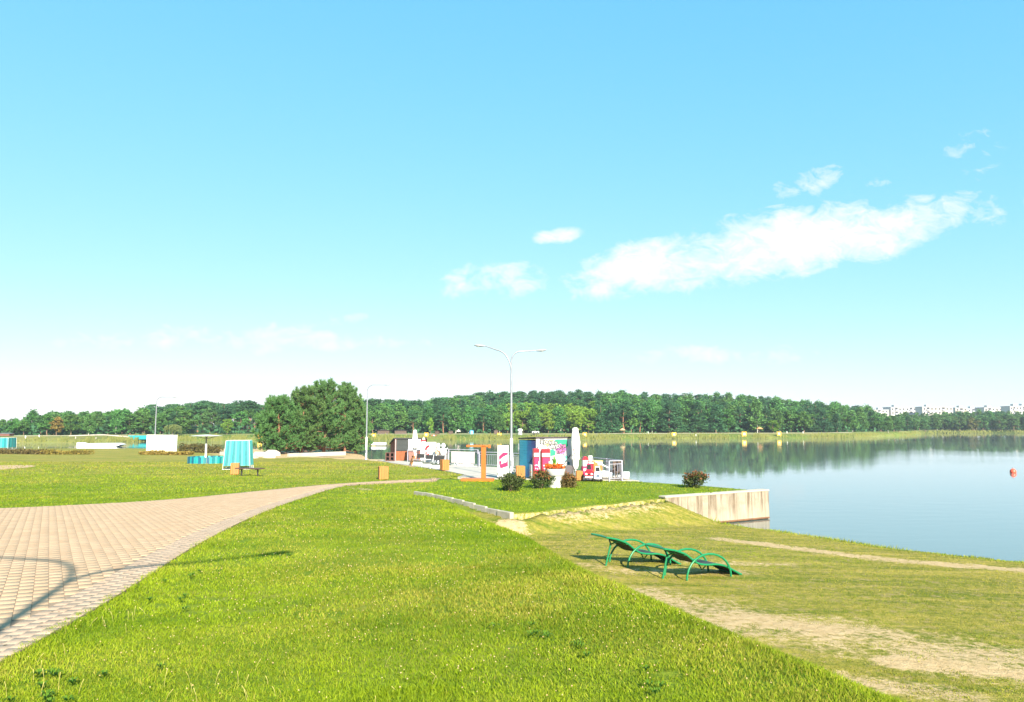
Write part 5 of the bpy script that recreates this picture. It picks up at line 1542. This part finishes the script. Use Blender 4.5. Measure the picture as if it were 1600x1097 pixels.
# ---------------------------------------------------------------- far side: boards, shelters, cabins
def yellow_board(px, py, sz, label):
    p = far_pt(px, 1.2); m = p.y / F
    t = thing('yellow_board', label, 'board', p, 0, 'yellow boards on the far waterline')
    zt = at(px, py, p.y).z - p.z
    MB().box((0, -.1, zt - sz * m / 2), (sz * m, .08, sz * m * .95), None).build('panel', M_YELLOW, t)
    MB().box((0, -.15, zt - sz * m * .48), (sz * m * .5, .03, sz * m * .5)).build('mark', pm('pale_yellow', (.85, .72, .35), None, 4, .6), t)
    for s in (-1, 1): MB().box((s * sz * m * .38, .02, zt * .45), (.09, .09, zt * .95 + .3)).build('post', M_YELLOW, t)
for px, py, sz, lab in [(409, 678, 7, 'yellow board seen through the gap beside the beach pines'), (585.5, 677.5, 6.5, 'yellow board on the far bank between lamp and wooden hut'), (667, 676, 6.5, 'yellow board on the far bank above the hut roof'), (780.5, 676.5, 6.5, 'yellow board across the water above the banner'), (913, 676, 6.5, 'yellow board across the water beside the folded parasol'),
                        (1051.5, 675.5, 7, 'yellow board opposite the lone round bush'), (1160.5, 674.5, 7.5, 'yellow board across the water before the thatched shade'), (1214.5, 674.5, 6.5, 'yellow board across the water next to the light green bush')]:
    yellow_board(px, py, sz, lab)
def far_parasol(px, py, wpx, label, mat):
    p = far_pt(px, 9.5); m = p.y / F; z = at(px, py, p.y).z - p.z; r = wpx / 2 * m
    t = thing('thatched_parasol', label, 'shade', p, 0, 'shades on the far bank')
    MB().tube([(0, 0, -.1), (0, 0, z - .3)], .09, 6).build('post', M_DARKWOOD, t)
    MB().lathe([(r, z - 3.2 * m), (r * .98, z - 3 * m), (r * .35, z - .8 * m), (.05, z)], 16).build('roof', mat, t)
    for s in (-1, 1): MB().tube([(0, 0, z * .5), (s * r * .6, 0, z - 2.6 * m)], .05, 5).build('strut', M_DARKWOOD, t)
far_parasol(971.5, 669, 10, 'straw coloured shade across the water past the folded parasol', M_STRAW)
far_parasol(1184.5, 667, 11, 'orange brown shade on the bank between two yellow boards', pm('thatch_orange', (.55, .26, .10), (.42, .19, .07), 5, .9))
far_parasol(717, 671, 7, 'pale pink shade on the far bank above the canvas railing', pm('pale_pink', (.75, .60, .52), None, 4, .8))
def far_cabin(px, py0, py1, wpx, label, mat, roofm, s=9.5, name='beach_cabin', cat='cabin', door=True):
    p = far_pt(px, s); m = p.y / F; w_ = wpx * m; z1 = at(px, py0, p.y).z - p.z
    t = thing(name, label, cat, p, random.uniform(-.2, .2))
    MB().box((0, 0, z1 * .42), (w_, w_ * .8, z1 * .84), None).build('wall', mat, t)
    MB().prism([(-w_ * .58, z1 * .84), (w_ * .58, z1 * .84), (0, z1)], -w_ * .5, w_ * .5).build('roof', roofm, t)
    if door: MB().box((w_ * .1, -w_ * .41, z1 * .36), (w_ * .3, .05, z1 * .7)).build('door', M_WHITE, t)
far_cabin(737.5, 671.5, 677, 5.5, 'small bright blue cabin on the far bank', pm('sky_blue', (.10, .42, .68), None, 4, .6), M_BLUE)
far_cabin(775, 671.5, 678, 6.5, 'small brown shelter across the water above the banner', M_DARKWOOD, M_DARKWOOD, door=False)
far_cabin(684, 673, 678, 6, 'dark shelter across the water above the red banner', M_DARKWOOD, M_DARKWOOD, door=False)
far_cabin(705, 672.5, 678, 7, 'dark shelter across the water above the canvas railing', M_DARKWOOD, M_BLACK, door=False)
far_cabin(679, 679, 684, 7, 'brick red cabin low on the far bank above the hut', pm('brick_red', (.45, .16, .09), None, 4, .7), pm('brick_roof', (.30, .10, .07), None, 4, .7), 4)
far_cabin(601, 671, 678, 18, 'long dark shelter in the tree shade above the far red board', M_DARKWOOD, M_BLACK, 11.5, 'shelter', 'shelter', False)
far_cabin(627, 671.5, 678, 18, 'long dark shelter in the tree shade above the hut roof', M_DARKWOOD, M_BLACK, 11.5, 'shelter', 'shelter', False)
far_cabin(14, 676.5, 687, 17, 'dark brown shelter behind the turquoise cabin across the water', pm('shelter_red', (.16, .07, .05), None, 4, .7), M_GREY, 9, 'shelter', 'shelter', False)
def white_booth():
    p = far_pt(812.5, 7); m = p.y / F; z = at(812, 670, p.y).z - p.z
    t = thing('white_booth', 'white round booth across the water above the blue kiosk side', 'booth', p)
    r = 3.4 * m; MB().lathe([(r, -.1), (r, z * .62), (r * 1.22, z * .66), (r * 1.2, z * .84), (r * .8, z)], 16).build('shell', M_WHITE, t); MB().box((0, -r - .02, z * .25), (r * .8, .08, z * .45)).build('door', M_GREY, t)
    p = far_pt(836.5, 5); m = p.y / F
    t = thing('white_trailer', 'long white trailer across the water above the kiosk roof', 'trailer', p)
    z = at(836, 674, p.y).z - p.z
    MB().box((0, 0, z - 1.3 * m), (11 * m, 1.2, 2.6 * m), None, .05).build('body', M_WHITE, t)
    for s in (-1, 1): MB().tube([(s * 3 * m, -.6, z - 3 * m), (s * 3 * m, -.7, z - 3 * m)], .35, 10).build('wheel', M_BLACK, t)
    MB().box((0, 0, (z - 2.6 * m) * .5 - .1), (.2, .2, z - 2.6 * m)).build('stand', M_GREY, t)
white_booth()
for px, py, s, lab in [(1011.5, 674.5, 5, 'thin white marker post before the lone round bush'), (1085.5, 678.5, .6, 'thin white marker post low at the waterline between two yellow boards'), (1227, 674, 8, 'thin white marker post past the last yellow board'), (1252, 674, 8, 'thin white marker post furthest along the bank'),
                       (45, 685, 4, 'thin white marker post beside the turquoise cabin'), (66, 682, 6, 'thin pale mast before the autumn tree')]:
    p = far_pt(px, s); o = MB().lathe([(.11, -.1), (.11, max(.5, at(px, py, p.y).z - p.z))], 8).build('marker_post', M_WHITE, None, p); tag(o, lab, 'post', 'white posts on the far bank')
def ski_ramp():
    y = 128.0; a = at(125, 697, y); b = at(191, 697, y); L = b.x - a.x; z = CAM_H * 0
    t = thing('ski_ramp', 'long white floating ramp lying on the water', 'ramp', (a.x, y, 0), R(3))
    m = y / F
    MB().prism([(0, .0), (0, 6.6 * m), (1.5 * m, 6.6 * m), (8 * m, 4.6 * m), (20 * m, 5.2 * m), (58 * m, 5.6 * m), (66 * m, 3.4 * m), (58 * m, .05), (10 * m, 1.2 * m), (5 * m, .0)], -1.1, 1.1).build('deck', M_WHITE, t)
    for k in range(5): MB().box(((8 + 11 * k) * m, 0, 0), (1.2, 2.0, .3), None, .05).build('float', M_GREY, t)
    p0, p1 = far_pt(112, 3), far_pt(215, 1)
    t = thing('footbridge', 'pale footbridge deck rising along the far bank with a turquoise end', 'footbridge', p0)
    d = p1 - p0; zz = at(215, 681.5, p1.y).z - p0.z
    MB().tube([(0, 0, .55), (d.x * .5, d.y * .5, .75), (d.x, d.y, zz - .35)], .13, 6).build('deck', M_CONC, t)
    for k in (0.1, .4, .7, .97): MB().tube([(d.x * k, d.y * k, -.8), (d.x * k, d.y * k, .45 + (zz - .9) * k)], .10, 6).build('pile', M_CONC, t)
    MB().box((d.x + 1.2, d.y, zz - .3), (5.0, 1.4, .9), None, .1).build('end_platform', M_TURQ, t)
ski_ramp()
def red_board():
    p = gnd(572, 704.5); p.y += 2; p.x = px_dir(572, 704)[0] * p.y; p.z = CAM_H + float(ground_rel(p.x, p.y)); m = p.y / F
    t = thing('red_board', 'red and pink board behind the single lamp by the pines', 'board', p)
    MB().box((3.2 * m, 0, 7.5 * m), (9 * m, .06, 7 * m), None, .01).build('panel', M_RED, t)
    MB().box((-5 * m, .12, 7 * m), (7 * m, .06, 7.5 * m), (0, R(20), 0), .01).build('side_panel', pm('salmon', (.66, .26, .17), None, 4, .6), t)
    for x in (-5, 0, 6): MB().tube([(x * m, .05, -.3), (x * m, .05, 9 * m)], .04, 6).build('leg', M_WHITE, t)
    p = at(592, 702.5, p.y + 6); z = 0.0
    o = MB().box((0, 0, .35), (2.6, 1.2, .5), None, .12).build('pontoon', M_WHITE, None, (p.x, p.y, max(0, CAM_H + float(ground_rel(p.x, p.y))))); tag(o, 'white pontoon lying by the water past the red board', 'pontoon')
red_board()
def buoy():
    p = on_plane(1583, 739, 0.0)
    t = thing('buoy', 'orange red ball buoy floating on the open lake', 'buoy', p); m = p.y / F
    r = 4.6 * m
    MB().lathe([(.02, -r * .6), (r * .8, -r * .3), (r, r * .35), (r * .85, r * .95), (r * .4, r * 1.35), (.05, r * 1.45)], 16).build('float', pm('buoy_orange', (.72, .10, .05), (.62, .08, .04), 4, .4), t)
    MB().lathe([(r * .16, r * 1.4), (r * .16, r * 1.75)], 8).build('eye', M_GREY, t)
buoy()
# apartment blocks far beyond the water
def block(px0, px1, py0, y, label, seed, col):
    g = random.Random(seed); m = y / F
    c = at((px0 + px1) / 2, py0, y); w_ = (px1 - px0) * m; z0 = 8.0; h = c.z - z0
    t = thing('apartment_block', label, 'apartment block', (c.x, y, z0), R(g.uniform(-4, 4)), 'apartment blocks beyond the trees')
    mw = pm('block_wall_%d' % seed, col, tuple(v * .9 for v in col), .2, .8)
    MB().box((0, 0, h / 2), (w_, 12, h)).build('wall', mw, t)
    MB().box((0, 0, h + .25), (w_ + .6, 12.6, .5)).build('parapet', M_GREY, t)
    for k in range(max(1, int(w_ // 14))):
        MB().box((-w_ / 2 + 7 + 14 * k, 0, h + 1.3), (3.2, 4, 1.8)).build('roof_box', mw, t)
    rows = max(3, int(h // 2.9)); cols = max(3, int(w_ // 3.0)); mb = MB(); bl = MB()
    for i in range(rows):
        for j in range(cols):
            x = -w_ / 2 + w_ * (j + .5) / cols; z = h * (i + .55) / rows
            if j % 4 == 1:
                bl.box((x, -6.5, z - .75), (w_ / cols * .9, 1.1, .9)); mb.box((x, -6.02, z + .4), (w_ / cols * .75, .12, h / rows * .45))
            else: mb.box((x, -6.02, z), (w_ / cols * .42, .12, h / rows * .46))
    wd = mb.build('windows', M_GLASSDARK, t); wd['kind'] = 'stuff'
    b = bl.build('balconies', pm('balcony_grey', (.42, .42, .44), None, 1, .7), t); b['kind'] = 'stuff'
CR = (.52, .47, .40)
for a in [(1361, 1383, 641, 640, 'white low apartment block just past the end of the wood', 1, CR), (1385, 1426, 637, 640, 'wide white apartment block with grey balconies', 2, (.49, .46, .42)), (1436, 1482, 636.5, 620, 'wide cream apartment block in the middle of the row', 3, CR), (1487, 1505, 638, 640, 'small cream apartment block between two wide ones', 4, (.54, .46, .35)),
          (1505, 1524, 639, 660, 'small white apartment block with a grey annex', 5, (.54, .52, .49)), (1530, 1570, 637.5, 640, 'long cream apartment block above the olive tree', 6, CR), (1571, 1584, 635.5, 620, 'narrow cream tower block near the end of the row', 7, (.53, .48, .41)), (1585, 1625, 635, 630, 'wide white apartment block cut by the picture edge', 8, (.55, .53, .50))]:
    block(*a)
# ---------------------------------------------------------------- grass, clover, stalks, fallen leaves
def grass():
    bands = [(3.0, 5.0, 7600, .0026, .036), (5.0, 7.0, 4800, .0031, .036), (7.0, 10.0, 2700, .0041, .038), (10.0, 14.0, 1300, .0058, .041), (14.0, 20.0, 640, .0084, .044), (20.0, 28.0, 270, .0125, .05), (28.0, 42.0, 85, .020, .065), (42.0, 62.0, 26, .034, .07)]
    Vs, Fs, Ts, Ds = [], [], [], []; n0 = 0
    for (y0, y1, den, wd, ht) in bands:
        area = .73 * (y1 * y1 - y0 * y0); n = int(area * den)
        y = np.sqrt(rng.uniform(y0 * y0, y1 * y1, n)); x = rng.uniform(-.73, .73, n) * y
        s, dry = masks(x, y)
        sn = s + (vnoise(x, y, .16, 21) * .55 + vnoise(x, y, .5, 22) * .45 - .5) * 1.7
        cxx = np.interp(y, CY, CX); low = (x > cxx + .5) & (y < 29) & ~inside(TERR, x, y)
        keep = (sn < .46 + .22 * rng.random(n)) & inside(LAND, x, y) & (dist_line(SHORE, x, y) > .12) & ~inside(PLAZA, x, y)
        pin = inside(PATH, x, y); de = np.minimum(dist_line(EDGE_R, x, y), dist_line(EDGE_L, x, y))
        keep &= ~pin | (de < .10 * vnoise(x, y, .25, 30) ** 1.5)
        clump = vnoise(x, y, .22, 23) * .6 + vnoise(x, y, .07, 24) * .4
        keep &= (~low) | (rng.random(n) < .35 + .6 * clump * (1.15 - .5 * dry)) | (dist_line(SHORE, x, y) < 1.6)
        x, y, dry, low, clump = x[keep], y[keep], dry[keep], low[keep], clump[keep]; n = len(x)
        z = CAM_H + surf_rel(x, y) - .004
        edge = np.exp(-(dist_line(EDGE_R, x, y) / .25) ** 2)
        crest = np.exp(-((x - np.interp(y, CY, CX) - .1) / .5) ** 2) * (y < 26)
        sh = np.exp(-(dist_line(SHORE, x, y) / .7) ** 2)
        tuft = sstep(.62, .8, vnoise(x, y, .45, 25)) * sstep(.5, .75, vnoise(x, y, 3.0, 26))
        h = ht * rng.uniform(.45, 1.15, n) * (.65 + .6 * clump) * np.where(low, .7, 1.0) * (1 + .5 * edge + .45 * crest + 4.5 * sh * sstep(.35, .8, vnoise(x, y, .8, 41)) + .9 * tuft * ~low)
        a = rng.uniform(0, 6.283, n); la = rng.uniform(0, 6.283, n); ln = h * rng.uniform(.25, 1.15, n)
        w2 = wd * rng.uniform(.6, 1.3, n)
        # blade faces are turned mostly to the viewer's side so that thin blades stay visible
        ca, sa = np.cos(a) * w2, np.sin(a) * w2
        lx, ly = np.cos(la) * ln, np.sin(la) * ln
        p0 = np.stack([x - ca, y - sa, z], 1); p1 = np.stack([x + ca, y + sa, z], 1)
        p2 = np.stack([x + lx * .35 + ca * .75, y + ly * .35 + sa * .75, z + h * .6], 1); p3 = np.stack([x + lx * .35 - ca * .75, y + ly * .35 - sa * .75, z + h * .6], 1)
        p4 = np.stack([x + lx, y + ly, z + h * .92], 1)
        tone = np.clip(.42 * rng.random(n) + .58 * (.5 + 1.5 * (.35 * vnoise(x, y, .35, 33) + .35 * vnoise(x, y, 1.1, 27) + .3 * vnoise(x, y, 4.5, 28) - .5)), 0, 1)
        dr = np.clip(dry + 1.1 * (vnoise(x, y, .9, 29) * .5 + vnoise(x, y, 3.6, 31) * .5 - .5) + rng.normal(0, .2, n), 0, 1)
        if y1 <= 10:
            V = np.stack([p0, p1, p2, p3, p4], 1).reshape(-1, 3); b = (np.arange(n) * 5)[:, None]
            Fq = np.concatenate([b + [0, 1, 2], b + [0, 2, 3], b + [3, 2, 4]]); k = 5
        else:
            V = np.stack([p0, p1, p4], 1).reshape(-1, 3); b = (np.arange(n) * 3)[:, None]; Fq = b + [0, 1, 2]; k = 3
        Vs.append(V); Fs.append(Fq + n0); n0 += len(V); Ts.append(np.repeat(tone, k)); Ds.append(np.repeat(dr, k))
    m, t, b, out = new_mat('grass_blade')
    tone = t.n('ShaderNodeAttribute', attribute_name='tone').outputs['Fac']; dr = t.n('ShaderNodeAttribute', attribute_name='dry').outputs['Fac']
    lush = t.mix(t.ramp(tone, [(.2, 0), (.8, 1)]), (.085, .155, .005), (.250, .315, .012))
    dry = t.mix(t.ramp(tone, [(.2, 0), (.8, 1)]), (.16, .175, .014), (.36, .30, .055))
    c = t.mix(t.ramp(dr, [(.30, 0), (.85, 1)]), lush, dry)
    t.l(c, b.inputs['Base Color']); b.inputs['Roughness'].default_value = .55; b.inputs['Specular IOR Level'].default_value = .08
    tr = t.n('ShaderNodeBsdfTranslucent'); t.l(c, tr.inputs[0]); mx = t.n('ShaderNodeMixShader'); mx.inputs[0].default_value = .3
    t.l(b.outputs[0], mx.inputs[1]); t.l(tr.outputs[0], mx.inputs[2]); t.l(mx.outputs[0], out.inputs[0])
    me = np_mesh('grass', np.concatenate(Vs), np.concatenate(Fs), [m])
    attr(me, 'tone', np.concatenate(Ts)); attr(me, 'dry', np.concatenate(Ds))
    stuff('grass', me)
    return len(me.polygons)
N_G = grass()
def clover():
    spots = [(560, 905, .9, 90), (500, 925, .8, 80), (450, 950, .9, 60), (600, 1010, 1.0, 45), (720, 985, .8, 40), (930, 950, .7, 60), (640, 885, .9, 70), (640, 827, .8, 60), (300, 900, .8, 40), (420, 1010, .8, 40), (760, 1040, .6, 40), (1010, 960, .6, 60), (880, 1060, .5, 40), (200, 1010, .6, 25), (1080, 1010, .5, 50)]
    X = []; Y = []
    for px, py, r, n in spots:
        c = gnd(px, py); X += list(c.x + rng.normal(0, r, n)); Y += list(c.y + rng.normal(0, r * 1.5, n))
    n = 700; yy = np.sqrt(rng.uniform(9, 400, n)); X += list(rng.uniform(-.5, .3, n) * yy); Y += list(yy)
    x = np.array(X); y = np.array(Y)
    k = (x < np.interp(y, CY, CX)) & ~inside(PATH, x, y) & (y > 3) & (y < 28); x, y = x[k], y[k]; n = len(x)
    z = CAM_H + surf_rel(x, y) + rng.uniform(.035, .065, n); r = rng.uniform(.0045, .008, n) * np.clip(y / 8, 1, 1.8)
    dv = np.array([(1, 0, 0), (0, 1, 0), (-1, 0, 0), (0, -1, 0), (0, 0, .9), (0, 0, -.8)])
    V = (np.stack([x, y, z], 1)[:, None] + dv[None] * r[:, None, None]).reshape(-1, 3)
    f = np.array([(0, 1, 4), (1, 2, 4), (2, 3, 4), (3, 0, 4), (1, 0, 5), (2, 1, 5), (3, 2, 5), (0, 3, 5)])
    Fq = (f[None] + (np.arange(n) * 6)[:, None, None]).reshape(-1, 3)
    stuff('clover_flowers', np_mesh('clover_flowers', V, Fq, [leaf_mat('clover_bloom', (.46, .42, .20), (.50, .33, .13), trans=.1, var=0)]))
clover()
def weeds():
    # broad leaved rosettes and pale seed stalks along the brick edge and in the near grass
    L = []; S = []
    g = rng
    for px, py, n, r in [(100, 1085, 6, .22), (40, 1088, 5, .2), (200, 1075, 3, .3), (905, 1015, 4, .2), (1020, 1080, 4, .18), (250, 950, 4, .25), (310, 900, 5, .3), (430, 874, 4, .2), (560, 800, 5, .5), (900, 868, 4, .2), (840, 1000, 6, .2)]:
        c = gnd(px, py)
        for k in range(n):
            x, y = c.x + g.normal(0, r * .6), c.y + g.normal(0, r)
            if inside(PATH, np.array([x]), np.array([y]))[0]: continue
            z = CAM_H + float(surf_rel(x, y)); na = g.integers(5, 9); a0 = g.uniform(0, 6.28)
            for j in range(na):
                a = a0 + 6.28 * j / na + g.normal(0, .15); ln = g.uniform(.03, .065); w_ = ln * .17
                d = np.array([math.cos(a), math.sin(a), 0]); s = np.array([-d[1], d[0], 0]) * w_; o = np.array([x, y, z + .03])
                L += [o, o + d * ln * .55 + s + [0, 0, .035], o + d * ln + [0, 0, .02], o + d * ln * .55 - s + [0, 0, .035]]
    for px, py, n, r, hh in [(50, 1040, 7, .10, .15), (66, 1075, 8, .08, .18), (95, 1085, 5, .08, .16), (175, 985, 10, .12, .13), (205, 970, 8, .12, .12), (165, 965, 6, .1, .11), (350, 1065, 10, .12, .14), (395, 1085, 8, .12, .14), (330, 1080, 6, .1, .15), (700, 1085, 10, .2, .11), (560, 1070, 8, .2, .11), (1170, 1020, 4, .1, .12), (1160, 965, 3, .1, .14)]:
        c = gnd(px, py)
        for k in range((n + 1) // 2):
            x, y = c.x + g.normal(0, r * 1.5), c.y + g.normal(0, r * 1.5); z = CAM_H + float(surf_rel(x, y)); h = hh * g.uniform(.4, .8)
            lx, ly = g.normal(0, .025, 2)
            S.append([(x, y, z), (x + lx * .4, y + ly * .4, z + h * .6), (x + lx, y + ly, z + h)])
    V = np.array(L); stuff('broad_leaf_weeds', np_mesh('weeds', V, np.arange(len(V)).reshape(-1, 4), [leaf_mat('weed_leaf', (.05, .13, .012), (.12, .23, .02), var=0)]))
    mb = MB()
    for p in S: mb.tube(p, [.0014, .0012, .003], 4, False)
    stuff('seed_stalks', mb.mesh('seed_stalks', leaf_mat('straw_stalk', (.42, .34, .10), (.55, .45, .16), var=0)))
    # a few dry leaves and grass crumbs on the bricks near the lawn edge
    ln = dense(offset_line(EDGE_R, .22), .05); V = []
    for k in range(260):
        p = ln[g.integers(0, len(ln))]
        x, y = p[0] + g.normal(0, .16), p[1]
        if not inside(PATH, np.array([x]), np.array([y]))[0] or y > 24 or y < 3: continue
        z = CAM_H + float(ground_rel(x, y)) + .0285; a = g.uniform(0, 6.28); s = g.uniform(.006, .022)
        d = np.array([math.cos(a), math.sin(a), 0]) * s; q = np.array([-d[1], d[0], 0]) * .5; o = np.array([x, y, z])
        V += [o - d, o - q + [0, 0, .004], o + d + [0, 0, .003], o + q + [0, 0, .002]]
    stuff('fallen_leaves', np_mesh('fallen_leaves', np.array(V), np.arange(len(V)).reshape(-1, 4), [leaf_mat('crumb', (.10, .09, .03), (.20, .13, .05), var=0)]))
weeds()
print('TREES', N_TREES, 'PAVERS', N_PAV, 'GRASS', N_G)
# ---------------------------------------------------------------- summer haze over the lake
def haze():
    m = bpy.data.materials.new('haze_air'); m.use_nodes = True; nt = m.node_tree; nt.nodes.clear()
    out = nt.nodes.new('ShaderNodeOutputMaterial'); v = nt.nodes.new('ShaderNodeVolumePrincipled')
    v.inputs['Color'].default_value = (.86, .93, 1, 1); v.inputs['Density'].default_value = .00032; v.inputs['Anisotropy'].default_value = .2
    nt.links.new(v.outputs[0], out.inputs['Volume'])
    o = MB().box((0, 340, 13.5), (1900, 800, 41)).build('haze', m); o['kind'] = 'stuff'
haze()
